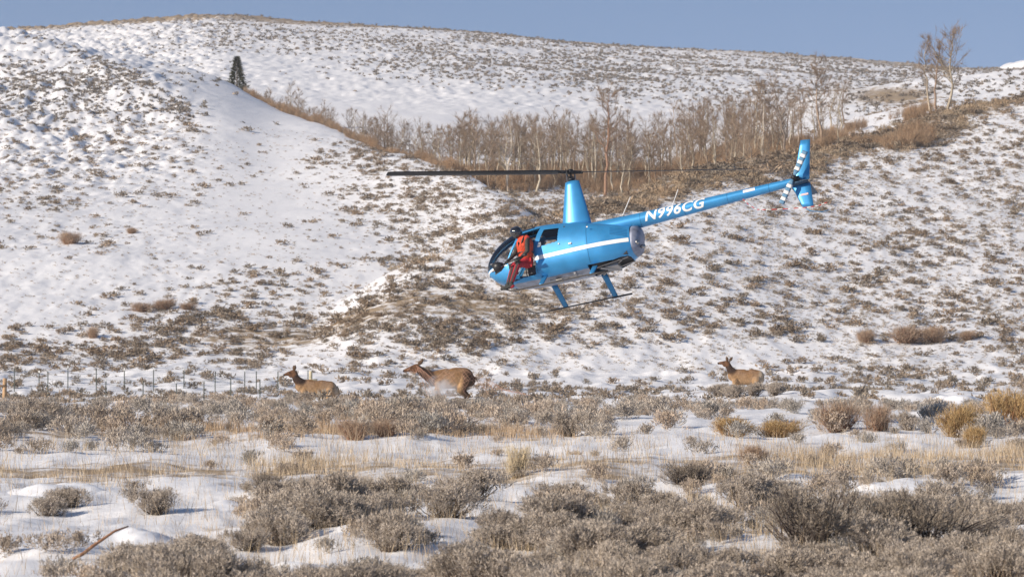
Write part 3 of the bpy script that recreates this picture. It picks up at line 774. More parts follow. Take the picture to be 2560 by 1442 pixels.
# fallen rusty stick in the left foreground
p = on_ground(250, 1385); p.y -= .9; p.x = XY(250, p.y); a = Acc(); sc = FPX / p.y
a.tube([[-62 / sc, -.2, .0], [-40 / sc, -.1, .06], [-18 / sc, 0, .16], [8 / sc, .1, .26], [34 / sc, .2, .36], [66 / sc, .3, .42]], [.022, .026, .024, .021, .017, .010], 7)
o = link('branch', a.mesh('branch', mat('dead_wood', (.30, .15, .08), .8, vary=.3, vscale=15), True)); o.location = p
prop(o, 'curved rusty-brown dead branch sticking out of the snow at lower left', 'branch')
# ---------------------------------------------------------------- helicopter
# body frame: +x nose, +y left side (towards the camera), +z up, origin at the foot of the mast
yaw, pit, rol = rad(15.5), rad(11.5), rad(15.2)
Fv = Vector((-math.cos(yaw), math.sin(yaw), 0)); Lv = Vector((-math.sin(yaw), -math.cos(yaw), 0)); Uv = Vector((0, 0, 1))
F1 = Fv * math.cos(pit) - Uv * math.sin(pit); U1 = Uv * math.cos(pit) + Fv * math.sin(pit)
L2 = Lv * math.cos(rol) + U1 * math.sin(rol); U2 = U1 * math.cos(rol) - Lv * math.sin(rol)
HM = Matrix(((F1.x, L2.x, U2.x, 1.62), (F1.y, L2.y, U2.y, 98.98), (F1.z, L2.z, U2.z, 5.11), (0, 0, 0, 1)))
heli = empty('helicopter'); heli.matrix_world = HM
prop(heli, 'metallic blue helicopter with one white stripe hovering nose-down with its left door off', 'helicopter')

BLUE = mat('blue_paint', (.045, .28, .57), .38, metal=.35, coat=.3, spec=.5, vary=.12, vscale=2.5)
BLUE2 = mat('blue_paint_dull', (.03, .20, .42), .42, metal=.3)
GREY = mat('grey_metal', (.30, .33, .40), .45, metal=.4, vary=.25, vscale=6, bump=.2, bscale=25)
DARK = mat('dark_interior', (.02, .02, .022), .8)
BLACK = mat('black_blade', (.018, .018, .02), .45)
STEELB = mat('bare_steel', (.35, .34, .33), .35, metal=.9)
WHT = mat('white_paint', (.82, .80, .77), .4, coat=.3)
PINK = mat('placard', (.78, .45, .42), .5)
RED = mat('red', (.55, .03, .03), .5)
SEAM = mat('seam', (.01, .06, .13), .6)
SEAT = mat('seat', (.05, .05, .055), .8)
TANM = mat('tan_cloth', (.45, .38, .30), .8, vary=.5, vscale=14)
FRAME = mat('window_frame', (.20, .20, .26), .45, metal=.3)
GL = bpy.data.materials.new('clear_glass'); GL.use_nodes = True
g = GL.node_tree; g.nodes.clear(); o_ = g.nodes.new('ShaderNodeOutputMaterial'); tr_ = g.nodes.new('ShaderNodeBsdfTransparent'); gl_ = g.nodes.new('ShaderNodeBsdfGlossy')
fr_ = g.nodes.new('ShaderNodeFresnel'); fr_.inputs[0].default_value = 1.7; mx_ = g.nodes.new('ShaderNodeMixShader'); tr_.inputs[0].default_value = (.80, .82, .85, 1); gl_.inputs['Roughness'].default_value = .05
g.links.new(fr_.outputs[0], mx_.inputs[0]); g.links.new(tr_.outputs[0], mx_.inputs[1]); g.links.new(gl_.outputs[0], mx_.inputs[2]); g.links.new(mx_.outputs[0], o_.inputs[0])

ZT = [(-1.72, -.50), (-1.5, -.40), (-1.1, -.27), (-.66, -.15), (-.2, -.02), (.0, .03), (.39, .08), (.7, .115), (.98, .125), (1.25, .11), (1.48, .075), (1.7, .01), (1.88, -.065), (2.05, -.17), (2.2, -.29), (2.32, -.42), (2.40, -.55), (2.44, -.68), (2.455, -.78)]
ZB = [(-1.72, -.95), (-1.6, -1.08), (-1.5, -1.17), (-1.27, -1.30), (-.98, -1.38), (-.5, -1.41), (1.0, -1.42), (1.4, -1.40), (1.67, -1.36), (2.03, -1.24), (2.25, -1.1), (2.38, -.95), (2.44, -.85), (2.455, -.80)]
WD = [(-1.72, .33), (-1.5, .42), (-1.2, .52), (-.8, .60), (-.4, .64), (.0, .65), (1.0, .65), (1.3, .63), (1.6, .57), (1.85, .50), (2.05, .42), (2.2, .34), (2.32, .25), (2.4, .16), (2.44, .09), (2.455, .02)]
def smooth_tab(t):
    t = np.array(sorted(t)); x = np.linspace(-1.72, 2.455, 400); y = np.interp(x, t[:, 0], t[:, 1])
    k = np.hanning(17); k /= k.sum(); yp = np.pad(y, 8, mode='edge'); yp[:8] = 2 * y[0] - y[8:0:-1]
    return x, np.where((x > 2.33), y, np.convolve(yp, k, 'valid'))
xt, zt_ = smooth_tab(ZT); _, zb_ = smooth_tab(ZB); _, wd_ = smooth_tab(WD)
def section(x, a, off=0.0):
    """point of the hull: a = angle, 0 at the left side, pi/2 top"""
    zt = np.interp(x, xt, zt_) + off; zb = np.interp(x, xt, zb_) - off; w = np.interp(x, xt, wd_) + off
    zm = zb + (zt - zb) * .44
    c, s = np.cos(a), np.sin(a)
    n = np.where(s > 0, 2.35, 2.9)
    yy = w * np.sign(c) * np.abs(c) ** (2 / n)
    h = np.where(s > 0, zt - zm, zm - zb)
    zz = zm + h * np.sign(s) * np.abs(s) ** (2 / n)
    return yy, zz
nx, na = 420, 300
xs = np.concatenate([np.linspace(-1.50, 2.2, 360), 2.455 - .255 * (1 - np.linspace(0, 1, 61)[1:]) ** 2])
nx = len(xs); aa = np.linspace(-math.pi, math.pi, na + 1)[:-1]
Xg, Ag = np.meshgrid(xs, aa, indexing='ij'); Yg, Zg = section(Xg, Ag)
V = np.stack([Xg, Yg, Zg], -1).reshape(-1, 3)
i = np.arange(nx - 1)[:, None] * na; j = np.arange(na)[None]; k = (j + 1) % na
FF = np.stack([i + j, i + k, i + na + k, i + na + j], -1).reshape(-1, 4)
cen = V[FF].mean(1)
def inpoly(x, z, P):
    r = np.zeros(len(x), bool); n = len(P)
    for q in range(n):
        x0, z0 = P[q]; x1, z1 = P[(q + 1) % n]
        c = ((z0 > z) != (z1 > z)) & (x < (x1 - x0) * (z - z0) / (z1 - z0 + 1e-12) + x0); r ^= c
    return r
REARW = [(.70, -.13), (.30, -.17), (.35, -.56), (.90, -.62)]
DOOR = [(.81, -.04), (1.28, -.09), (1.36, -.16), (1.76, -.82), (1.72, -1.18), (1.55, -1.28), (1.05, -1.28), (.98, -1.0), (1.02, -.62)]
SHIELD = [(.93, .3), (3, .3), (3, -.80), (2.40, -.80), (2.1, -.77), (1.82, -.84), (1.42, -.12), (1.33, -.03), (.98, .0)]
side = cen[:, 1] > 0
cx, cz = cen[:, 0], cen[:, 2]
m_rear = inpoly(cx, cz, REARW)
m_door = inpoly(cx, cz, DOOR)
m_sh = inpoly(cx, cz, SHIELD) & ~((np.abs(cen[:, 1]) < .022) & (cx > 1.0))
# frames stay round the glass
nrm = np.cross(V[FF[:, 1]] - V[FF[:, 0]], V[FF[:, 2]] - V[FF[:, 0]]); nrm /= np.linalg.norm(nrm, axis=1, keepdims=True) + 1e-12
ang = np.arctan2(cen[:, 2] + .95, np.abs(cen[:, 1]))
belly = (np.abs(nrm[:, 2]) > .93) & (cz < -1.28) & (cx < 1.75)
# right door keeps its panel: its window only
RWIN = [(.86, -.08), (1.26, -.10), (1.34, -.18), (1.74, -.92), (1.04, -.92)]
m_rdoor_win = inpoly(cx, cz, RWIN) & ~side
open_door = m_door & side
exh = (cx > -1.46) & (cx < -.32) & (np.abs(nrm[:, 2]) > .80) & (cz < -1.22)      # open engine bay underneath
def sub(mask, name, m, parent, smooth=True):
    f = FF[mask]; u, inv = np.unique(f, return_inverse=True)
    return link(name, npmesh(name, V[u], inv.reshape(-1, 4), smooth, None, m), parent)
glass = m_sh; other = m_rear | m_rdoor_win
skin = ~(glass | other | open_door | belly | exh)
body = sub(skin, 'fuselage', BLUE, heli)
sub(glass, 'windshield', GL, heli)
sub(m_rear & side, 'rear_window', GL, heli); sub(m_rear & ~side, 'rear_window', GL, heli); sub(m_rdoor_win, 'door_window', GL, heli)
sub(belly & ~exh, 'belly_panel', GREY, heli)

def hull_strip(zc, hw, x0, x1, name, m, parent, y=1, n=160, off=.006):
    """painted band lying on the hull"""
    x = np.linspace(x0, x1, n); rows = []
    at = np.linspace(-1.2, 1.2, 700)
    for xx in x:
        yy, zz = section(np.full(700, xx), at, off); c = zc(xx); h = hw(xx) if callable(hw) else hw
        rows.append([(xx, y * np.interp(v, zz, yy), v) for v in np.linspace(c - h, c + h, 4)])
    Vv = np.array(rows).reshape(-1, 3); i_ = np.arange(n - 1)[:, None] * 4; j_ = np.arange(3)[None]
    return link(name, npmesh(name, Vv, np.stack([i_ + j_, i_ + j_ + 1, i_ + j_ + 5, i_ + j_ + 4], -1).reshape(-1, 4), True, None, m), parent)
def zc_s(x): return np.interp(x, [-1.5, 1.0, 1.7, 2.05, 2.3, 2.44], [-.855, -.895, -.88, -.83, -.84, -.87])
for sgn in (1, -1):
    hull_strip(zc_s, .052, -1.47, 1.0 if sgn > 0 else 2.44, 'stripe', WHT, body, sgn)
hull_strip(zc_s, lambda x: np.interp(x, [1.78, 2.1, 2.44], [.01, .035, .02]), 1.78, 2.443, 'stripe', WHT, body, 1, 80)
for sgn in (1, -1):   # door and cowl seams, handles
    for x0 in (.985, -.42):
        a = Acc(); at = np.linspace(-.75, 1.1, 40); yy, zz = section(np.full(40, x0), at, .002)
        a.tube(np.stack([np.full(40, x0 - .0), sgn * yy, zz], 1), .0045, 4); link('panel_seam', a.mesh('panel_seam', SEAM), body)
a = Acc(); a.box((-.02, .655, -.72), (.06, .675, -.68)); a.box((.3, .655, -.66), (.33, .672, -.63)); a.box((-.5, .63, -.37), (-.46, .65, -.34)); link('fuel_cap', a.mesh('fuel_cap', STEELB), body)
# louvres at the upper rear
for q in range(5):
    a = Acc(); z0 = -.45 - q * .045; x = np.linspace(-1.02, -1.44, 14); pts = []
    for xx in x:
        at = np.linspace(-.6, 1.35, 300); yy, zz = section(np.full(300, xx), at, .004); pts.append((xx, np.interp(z0 - (xx + 1.02) * -.28, zz, yy), z0 - (xx + 1.02) * -.28))
    a.tube(pts, .011, 4); link('louvre', a.mesh('louvre', BLUE2), body)

def loft(sections, name, m, parent, smooth=True, cap=True):
    n = len(sections[0]); Vv = np.array(sections).reshape(-1, 3); r = len(sections)
    i_ = np.arange(r - 1)[:, None] * n; j_ = np.arange(n)[None]; k_ = (j_ + 1) % n
    F_ = [np.stack([i_ + j_, i_ + k_, i_ + n + k_, i_ + n + j_], -1).reshape(-1, 4)]
    if cap:
        c0 = len(Vv); Vv = np.vstack([Vv, np.mean(sections[0], 0)[None], np.mean(sections[-1], 0)[None]]); jj = np.arange(n); kk = (jj + 1) % n; e = (r - 1) * n
        F_.append(np.vstack([np.stack([kk, jj, np.full(n, c0)], -1), np.stack([e + jj, e + kk, np.full(n, c0 + 1)], -1)]))
    me = npmesh(name, Vv, F_, smooth, None, m); return link(name, me, parent)
# rear cap: dull metal shroud
a40 = np.linspace(-math.pi, math.pi, 49)[:-1]
secs = []
for x, k_ in ((-1.495, 1.0), (-1.56, .985), (-1.63, .93), (-1.69, .80), (-1.72, .55)):
    yy, zz = section(np.full(48, -1.5), a40); zc = -.79; secs.append(np.stack([np.full(48, x) + (zz - zc) * -.12, yy * k_, zc + (zz - zc) * k_], 1))
cap_ = loft(secs, 'tail_shroud', mat('shroud_metal', (.20, .22, .29), .5, metal=.3, vary=.3, vscale=7), heli)
a = Acc(); a.tube([[-1.70, .12, -1.0], [-1.80, .14, -1.02]], .05, 12); a.tube([[-1.62, .30, -.93], [-1.69, .33, -.93]], .06, 10); link('exhaust_pipe', a.mesh('exhaust_pipe', STEELB, True), heli)
# engine bay seen from below
a = Acc(); a.box((-1.38, -.36, -1.20), (-.32, .40, -1.0)); link('engine_bay', a.mesh('engine_bay', DARK), heli)
a = Acc(); a.tube([[-.35, -.3, -1.37], [-1.4, -.25, -1.22]], .022, 6); a.tube([[-.4, .3, -1.38], [-1.35, .25, -1.24]], .022, 6); a.tube([[-.5, -.35, -1.38], [-1.2, .3, -1.3]], .02, 6)
a.box((-1.05, -.2, -1.38), (-.7, .22, -1.28)); a.tube([[-1.0, -.3, -1.36], [-.6, .3, -1.4]], .035, 8); link('engine', a.mesh('engine', STEELB), heli)
# cabin inside
cab = Acc(); cab.box((.14, -.50, -1.25), (.18, .50, -.15)); cab.box((.16, -.42, -1.29), (1.85, .42, -1.27)); cab.box((.16, -.36, -.06), (.9, .36, -.04))
link('cabin_lining', cab.mesh('cabin_lining', DARK), heli)
def seat(x, y):
    a = Acc(); a.box((x - .02, y - .19, -1.25), (x + .46, y + .19, -1.02)); a.box((x - .08, y - .19, -1.02), (x + .03, y + .19, -.42)); return link('seat', a.mesh('seat', SEAT), heli)
seat(.80, -.30); seat(.80, .30); seat(.22, .3); seat(.22, -.3)
a = Acc(); a.box((1.78, -.14, -1.28), (2.02, .14, -.92)); a.box((1.72, -.22, -.92), (1.98, .22, -.74)); link('instrument_panel', a.mesh('instrument_panel', SEAT), heli)
a = Acc(); a.tube([[1.42, 0, -1.28], [1.46, 0, -.7], [1.40, -.05, -.62]], .014, 6); a.tube([[1.40, -.32, -.6], [1.40, .25, -.62]], .014, 6); link('cyclic_stick', a.mesh('cyclic_stick', SEAT), heli)
a = Acc()
rng = np.random.default_rng(3)
Vb = unit(rng.normal(size=(260, 3))); bmx = bmesh.new()
for v in Vb: bmx.verts.new((v[0] * .24 + .56, v[1] * .2 + .36, v[2] * .12 * (1 + .3 * math.sin(v[0] * 9)) - .56))
bmesh.ops.convex_hull(bmx, input=bmx.verts); meb = bpy.data.meshes.new('bag'); bmx.to_mesh(meb); bmx.free(); meb.materials.append(TANM)
bag = link('bag', meb); bag.matrix_world = HM.copy(); prop(bag, 'crumpled pale bag lying behind the rear window of the helicopter', 'bag')
# windshield bow and pillars
def hull_line(x0, x1, f, r, name, m, n=40, sides=(1, -1)):
    for sgn in sides:
        P = []
        for t in np.linspace(0, 1, n):
            xx = x0 + (x1 - x0) * t; zz0 = f(xx); at = np.linspace(-1.4, 1.55, 500); yy, zz = section(np.full(500, xx), at, .004); P.append((xx, sgn * np.interp(zz0, zz, yy), zz0))
        a = Acc(); a.tube(P, r, 6); link(name, a.mesh(name, m, True), heli)
hull_line(1.30, 1.80, lambda x: -.07 - (x - 1.30) * 1.55, .019, 'door_pillar', BLUE)
a = Acc(); P = [(x, 0, float(np.interp(x, xt, zt_)) + .006) for x in np.concatenate([np.linspace(.95, 2.3, 40), np.linspace(2.31, 2.45, 20)])]
a.tube(P, .024, 6); link('windshield_bow', a.mesh('windshield_bow', FRAME, True), heli)

# mast fairing
secs = []
for t in np.linspace(0, 1, 14):
    z = -.06 + t * 1.22; xf = .36 - t * .24; xr = -.44 + t * .18; w = .155 - .045 * t
    c_ = (xf + xr) / 2; h_ = (xf - xr) / 2; th_ = np.linspace(0, 2 * math.pi, 33)[:-1]
    secs.append(np.stack([c_ + h_ * np.cos(th_) - .03 * np.cos(2 * th_) * h_, w * np.sin(th_), np.full(32, z)], 1))
loft(secs, 'mast_fairing', BLUE, heli)
hub = Acc(); hub.tube([[-.06, 0, 1.1], [-.06, 0, 1.47]], .03, 10); hub.tube([[-.06, 0, 1.20], [-.06, 0, 1.26]], .085, 14); hub.tube([[-.06, 0, 1.29], [-.06, 0, 1.31]], .07, 12)
hub.tube([[-.06, 0, 1.40], [-.06, 0, 1.50]], .07, 12)
bd = np.array([math.cos(rad(37.8)), math.sin(rad(37.8)), 0]); bn = np.array([-bd[1], bd[0], 0]); hc = np.array([-.06, 0, 1.44])
for sgn in (1, -1):
    hub.tube([hc + sgn * bd * .03, hc + sgn * bd * .34], [.055, .04], 8); hub.tube([hc + sgn * bd * .14 + bn * .10 * sgn - [0, 0, .16], hc + sgn * bd * .16 + bn * .10 * sgn + [0, 0, .05]], .012, 5)
    hub.box((-.06 - .05 * sgn, -.05, 1.42), (-.06 + .08 * sgn, .05, 1.49))
hub.tube([hc + [.05, .09, -.18], hc + [.06, .10, .0]], .012, 5)
link('rotor_hub', hub.mesh('rotor_hub', BLACK, True), heli)
ln = Acc(); ln.tube([[.03, .10, 1.16], [.03, .10, 1.42]], .011, 5); ln.tube([[-.15, -.10, 1.16], [-.15, -.10, 1.42]], .011, 5); link('pitch_link', ln.mesh('pitch_link', STEELB), heli)
def blade(sgn, pitch, cone):
    secs = []; pr = np.array([(1, 0), (.6, .55), (.1, .9), (-.5, .6), (-1, 0), (-.5, -.45), (.1, -.55), (.6, -.4)])
    for r_, ch in ((.28, .05), (.34, .11), (.5, .115), (2.5, .115), (4.9, .115), (5.03, .10)):
        up = np.array([0, 0, 1]); c_ = bn * math.cos(pitch) + up * math.sin(pitch); n_ = up * math.cos(pitch) - bn * math.sin(pitch)
        o0 = hc + sgn * bd * r_ + up * (r_ * math.tan(cone))
        secs.append([o0 + c_ * p[0] * ch * sgn + n_ * p[1] * .017 for p in pr])
    return loft(secs, 'rotor_blade', BLACK, heli)
blade(1, rad(9), rad(-1.4)); blade(-1, rad(-17), rad(1.8))

# tail boom
secs = []; th_ = np.linspace(0, 2 * math.pi, 41)[:-1]
def boomr(x): return np.interp(x, [-5.85, -1.7, -.5], [.098, .195, .215])
def boomz(x): return np.interp(x, [-5.85, -1.73, -.5], [-.125, -.262, -.27])
for x in np.linspace(-.35, -5.85, 60): secs.append(np.stack([np.full(40, x), boomr(x) * np.cos(th_), boomz(x) + boomr(x) * np.sin(th_)], 1))
boom = loft(secs, 'tail_boom', BLUE, heli)
# registration on both sides of the boom
def boom_text(txt, x0, x1, h, sgn):
    cu = bpy.data.curves.new('t', 'FONT'); cu.body = txt; cu.shear = .28; cu.offset = .022; cu.size = 1; cu.space_character = 1.08; cu.resolution_u = 6
    ob = bpy.data.objects.new('t', cu); COL.objects.link(ob); dg = bpy.context.evaluated_depsgraph_get()
    me = bpy.data.meshes.new_from_object(ob.evaluated_get(dg)); bpy.data.objects.remove(ob); bpy.data.curves.remove(cu)
    bm_ = bmesh.new(); bm_.from_mesh(me); bpy.data.meshes.remove(me)
    us = [v.co.x for v in bm_.verts]; vs = [v.co.y for v in bm_.verts]; u0, u1, v0, v1 = min(us), max(us), min(vs), max(vs)
    for q in np.linspace(v0, v1, 14)[1:-1]:
        bmesh.ops.bisect_plane(bm_, geom=bm_.verts[:] + bm_.edges[:] + bm_.faces[:], plane_co=(0, q, 0), plane_no=(0, 1, 0))
    for v in bm_.verts:
        a_ = (v.co.x - u0) / (u1 - u0); b_ = ((v.co.y - v0) / (v1 - v0) - .5) * h
        x = x0 + (x1 - x0) * a_; r = boomr(x); an = b_ / r + .10; v.co = (x, sgn * (r + .004) * math.cos(an), boomz(x) + (r + .004) * math.sin(an))
    m_ = bpy.data.meshes.new('registration'); bm_.to_mesh(m_); bm_.free(); m_.materials.append(WHT); return link('registration', m_, boom)
boom_text('N996CG', -1.90, -3.52, .30, 1); boom_text('N996CG', -3.52, -1.90, .30, -1)
def boom_patch(x0, x1, a0, a1, name, m):
    P = []; xs_ = np.linspace(x0, x1, 6); as_ = np.linspace(a0, a1, 6)
    for x in xs_:
        for q in as_: P.append((x, (boomr(x) + .004) * math.cos(q), boomz(x) + (boomr(x) + .004) * math.sin(q)))
    i_ = np.arange(5)[:, None] * 6 + np.arange(5)[None]
    return link(name, npmesh(name, P, np.stack([i_, i_ + 1, i_ + 7, i_ + 6], -1).reshape(-1, 4), True, None, m), boom)
boom_patch(-4.53, -4.84, -.05, .55, 'placard', WHT); boom_patch(-4.55, -4.82, .04, .16, 'placard_line', PINK); boom_patch(-4.55, -4.82, .30, .42, 'placard_line', PINK)
# fins
for x_ in (-1.78, -2.95, -4.1, -5.2):
    a = Acc(); q_ = np.linspace(0, 2 * math.pi, 33); r_ = boomr(x_) + .001; a.tube(np.stack([np.full(33, x_), r_ * np.cos(q_), boomz(x_) + r_ * np.sin(q_)], 1), .004, 4); link('boom_joint', a.mesh('boom_joint', SEAM), boom)
def fin(poly, name):
    secs = []
    (fx0, fz0), (tx0, tz0), (tx1, tz1), (fx1, fz1) = poly
    for t in np.linspace(0, 1, 8):
        lx, lz = fx0 + (tx0 - fx0) * t, fz0 + (tz0 - fz0) * t; rx, rz = fx1 + (tx1 - fx1) * t, fz1 + (tz1 - fz1) * t; T_ = .030 * (1 - .5 * t)
        s_ = []
        for u_, w_ in ((0, 0), (.08, .7), (.3, 1), (.65, .7), (1, .12), (1, -.12), (.65, -.7), (.3, -1), (.08, -.7)): s_.append((lx + (rx - lx) * u_, w_ * T_, lz + (rz - lz) * u_))
        secs.append(s_)
    return loft(secs, name, BLUE, heli)
uf = fin([(-5.83, -.10), (-6.17, .93), (-6.42, .90), (-6.25, -.14)], 'upper_fin')
lf = fin([(-5.76, -.20), (-5.97, -.84), (-6.26, -.86), (-6.26, -.24)], 'lower_fin')
a = Acc(); a.box((-6.17, .024, -.545), (-5.97, .03, -.50)); link('placard', a.mesh('placard', PINK), lf)
a = Acc(); a.tube([[-6.0, 0, -.83], [-6.15, 0, -.98], [-6.45, 0, -1.07], [-6.62, 0, -1.06]], [.012, .012, .01, .008], 6); link('tail_skid', a.mesh('tail_skid', BLUE2, True), heli)
# stabiliser, to the right side, with its root plate; underside shade painted into the blue
secs = []
for y_ in (.20, -.30, -.95):
    s_ = []
    for u_, w_ in ((0, 0), (.1, .8), (.4, 1), (1, .1), (1, -.1), (.4, -.8), (.1, -.7)): s_.append((-5.72 - u_ * .52, y_, -.22 + w_ * .028))
    secs.append(s_)
loft(secs, 'stabilizer', mat('stabilizer_shaded_blue', (.015, .05, .10), .5), heli)
# tail rotor on the left side
a = Acc(); a.tube([[-5.90, -.04, -.09], [-5.90, .20, -.09]], .06, 12); a.tube([[-5.82, .06, -.08], [-6.0, .10, -.10]], .075, 10); a.tube([[-5.90, .18, -.09], [-5.90, .28, -.09]], .035, 10); a.box((-5.97, .22, -.13), (-5.83, .26, -.05))
a.tube([[-5.75, .03, -.16], [-5.95, .12, -.04]], .04, 8)
link('tail_gearbox', a.mesh('tail_gearbox', BLACK, True), heli)
BLADEG = mat('blade_paint', (.12, .25, .38), .5)
def tail_blade(sgn, ang):
    d_ = np.array([math.cos(ang), 0, math.sin(ang)]) * sgn; c_ = np.array([-math.sin(ang), 0, math.cos(ang)])
    o0 = np.array([-5.90, .25, -.09])
    root = None
    for k_, (r0, r1) in enumerate([(.06, .20), (.20, .29), (.29, .38), (.38, .47), (.47, .56), (.56, .65), (.65, .74)]):
        secs = []
        for r_ in (r0, r1):
            ch = .075 if r_ > .1 else .03
            secs.append([o0 + d_ * r_ + c_ * p[0] * ch + np.array([0, p[1] * .008 + p[0] * -.012, 0]) for p in ((1, 0), (.4, 1), (-.6, .7), (-1, 0), (-.6, -.7), (.4, -1))])
        b_ = loft(secs, 'tail_rotor_blade' if root is None else 'white_band', BLADEG if k_ % 2 == 0 else WHT, heli if root is None else root)
        if root is None: root = b_
        else: b_.name = 'white_band' if k_ % 2 else 'grey_band'
tail_blade(1, rad(123)); tail_blade(-1, rad(123))
a = Acc(); a.tube([[-1.29, 0, -.03], [-1.56, 0, .42]], .011, 5); link('antenna', a.mesh('antenna', WHT), heli)
a = Acc(); a.tube([[-2.63, 0, -.05], [-2.83, 0, .34]], .010, 5); link('antenna', a.mesh('antenna', WHT), heli)

# landing gear
def skid(y, z0):
    a = Acc(); P = [(1.86, y, z0 + .20), (1.76, y, z0 + .09), (1.62, y, z0 + .02), (1.45, y, z0), (.8, y, z0), (-.5, y, z0), (-1.0, y, z0)]
    a.tube(P, .020, 8); a.box((-1.0, y - .02, z0 - .026), (-.45, y + .02, z0 - .012)); return link('skid', a.mesh('skid', mat('skid_metal', (.05, .045, .042), .5), True), heli)
skid(1.09, -1.78); skid(-1.09, -1.78)
def strut(x0, x1, y0, y1):
    secs = []
    for t in np.linspace(0, 1, 5):
        x = x0 + (x1 - x0) * t; y = y0 + (y1 - y0) * t; z = -1.34 + (-1.77 + 1.34) * t; c_ = .085 - .015 * t
        secs.append([(x + p[0] * c_, y + p[1] * .03, z) for p in ((1, 0), (.6, .8), (0, 1), (-.6, .6), (-1, 0), (-.6, -.6), (0, -1), (.6, -.8))])
    return loft(secs, 'strut', BLUE2, heli)
for sg in (1, -1): strut(.86, .80, .38 * sg, 1.08 * sg); strut(-.50, -.55, .38 * sg, 1.08 * sg)
a = Acc(); a.box((.45, .1, -1.50), (.62, .26, -1.42)); a.tube([[.1, .3, -1.46], [.75, .32, -1.45]], .016, 6); a.tube([[.06, .15, -1.48], [.06, .40, -1.42]], .03, 8); a.tube([[-.1, .2, -1.43], [.3, .25, -1.47]], .012, 5)
link('belly_fitting', a.mesh('belly_fitting', STEELB), heli)

def BW(x, y, z): return HM @ Vector((x, y, z))
# marker cord tied round the boom and trailing from the lower fin
P = [(-4.50, .12, -.33), (-4.62, .10, -.50), (-4.80, .05, -.66), (-4.98, .04, -.70), (-5.4, .04, -.78), (-5.8, .03, -.84), (-6.12, .03, -.885), (-6.4, .03, -.90), (-6.62, .03, -.86)]
P = np.array([tuple(BW(*p)) for p in P]); tt = np.linspace(0, len(P) - 1, 70); Pc = np.stack([np.interp(tt, np.arange(len(P)), P[:, q]) for q in range(3)], 1)
cord = empty('cord', tuple(P[0])); prop(cord, 'red and white marker cord hanging under the blue tail boom', 'cord')
for q in range(0, 69, 3):
    a = Acc(); a.tube(Pc[q:q + 4] - P[0], .010, 5); link('red_band' if (q // 3) % 2 == 0 else 'white_section', a.mesh('cord_piece', RED if (q // 3) % 2 == 0 else WHT, True), cord)

# ---------------------------------------------------------------- figures: one continuous surface from swept joints
def blob(parts, voxel, smooth=3, name='body'):
    """parts: (p0, p1, r0, r1, flat) swept round cones; flat squeezes across y"""
    a = Acc()
    for p0, p1, r0, r1, *fl in parts:
        p0 = np.array(p0, float); p1 = np.array(p1, float); fl = fl[0] if fl else 1.0
        d = p1 - p0; L = np.linalg.norm(d); d = d / (L + 1e-9)
        th = np.concatenate([np.linspace(-math.pi / 2, 0, 6), np.linspace(0, math.pi / 2, 6)])
        C_ = [p0 + d * r0 * math.sin(t) for t in th[:6]] + [p1 + d * r1 * math.sin(t) for t in th[6:]]
        R_ = [max(r0 * math.cos(t), .001) for t in th[:6]] + [max(r1 * math.cos(t), .001) for t in th[6:]]
        V_, F_, T_ = tube_dir(C_, R_, d, 14)
        if fl != 1.0:
            m = (p0 + (p1 - p0) * .5); V_ = V_.copy(); V_[:, 1] = m[1] + (V_[:, 1] - m[1]) * fl if abs(p0[1] - p1[1]) < .02 else V_[:, 1]
        a.add(V_, F_, T_)
    me = a.mesh(name, None); ob = bpy.data.objects.new('tmp', me); COL.objects.link(ob)
    rm = ob.modifiers.new('r', 'REMESH'); rm.mode = 'VOXEL'; rm.voxel_size = voxel; rm.use_smooth_shade = True
    sm = ob.modifiers.new('s', 'SMOOTH'); sm.factor = .5; sm.iterations = smooth
    dg = bpy.context.evaluated_depsgraph_get(); out_ = bpy.data.meshes.new_from_object(ob.evaluated_get(dg)); bpy.data.objects.remove(ob); out_.name = name
    out_.materials.clear()
    return out_
def tube_dir(P, R_, d, n):
    P = np.array(P); R_ = np.array(R_); up = np.array([0, 0, 1.0]) if abs(d[2]) < .9 else np.array([1.0, 0, 0])
    A = np.cross(d, up); A /= np.linalg.norm(A); B = np.cross(d, A); a_ = np.arange(n) * 2 * np.pi / n
    V_ = (P[:, None] + R_[:, None, None] * (np.cos(a_)[None, :, None] * A + np.sin(a_)[None, :, None] * B)).reshape(-1, 3)
    i_ = np.arange(len(P) - 1)[:, None] * n; j_ = np.arange(n)[None]; k_ = (j_ + 1) % n
    F_ = np.stack([i_ + j_, i_ + k_, i_ + n + k_, i_ + n + j_], -1).reshape(-1, 4)
    c0 = len(V_); V_ = np.vstack([V_, P[:1], P[-1:]]); jj = np.arange(n); kk = (jj + 1) % n; e = (len(P) - 1) * n
    return V_, F_, np.vstack([np.stack([kk, jj, np.full(n, c0)], -1), np.stack([e + jj, e + kk, np.full(n, c0 + 1)], -1)])
def paint(me, fn):
    n = len(me.vertices); co = np.zeros(n * 3, np.float32); me.vertices.foreach_get('co', co); co = co.reshape(-1, 3)
    c = np.ones((n, 4), np.float32); c[:, :3] = fn(co); a = me.attributes.new('tint', 'FLOAT_COLOR', 'POINT'); a.data.foreach_set('color', c.ravel())
    me.polygons.foreach_set('use_smooth', np.ones(len(me.polygons), bool)); return me

CLOTH = mat('clothing', (.3, .05, .05), .75, tint=True, vary=.12, vscale=25, bump=.5, bscale=35)
VEST = mat('orange_vest', (.58, .06, .02), .7, vary=.25, vscale=20, bump=.6, bscale=30)
HELM = mat('black_helmet', (.012, .012, .014), .12, coat=1.0, spec=.7)
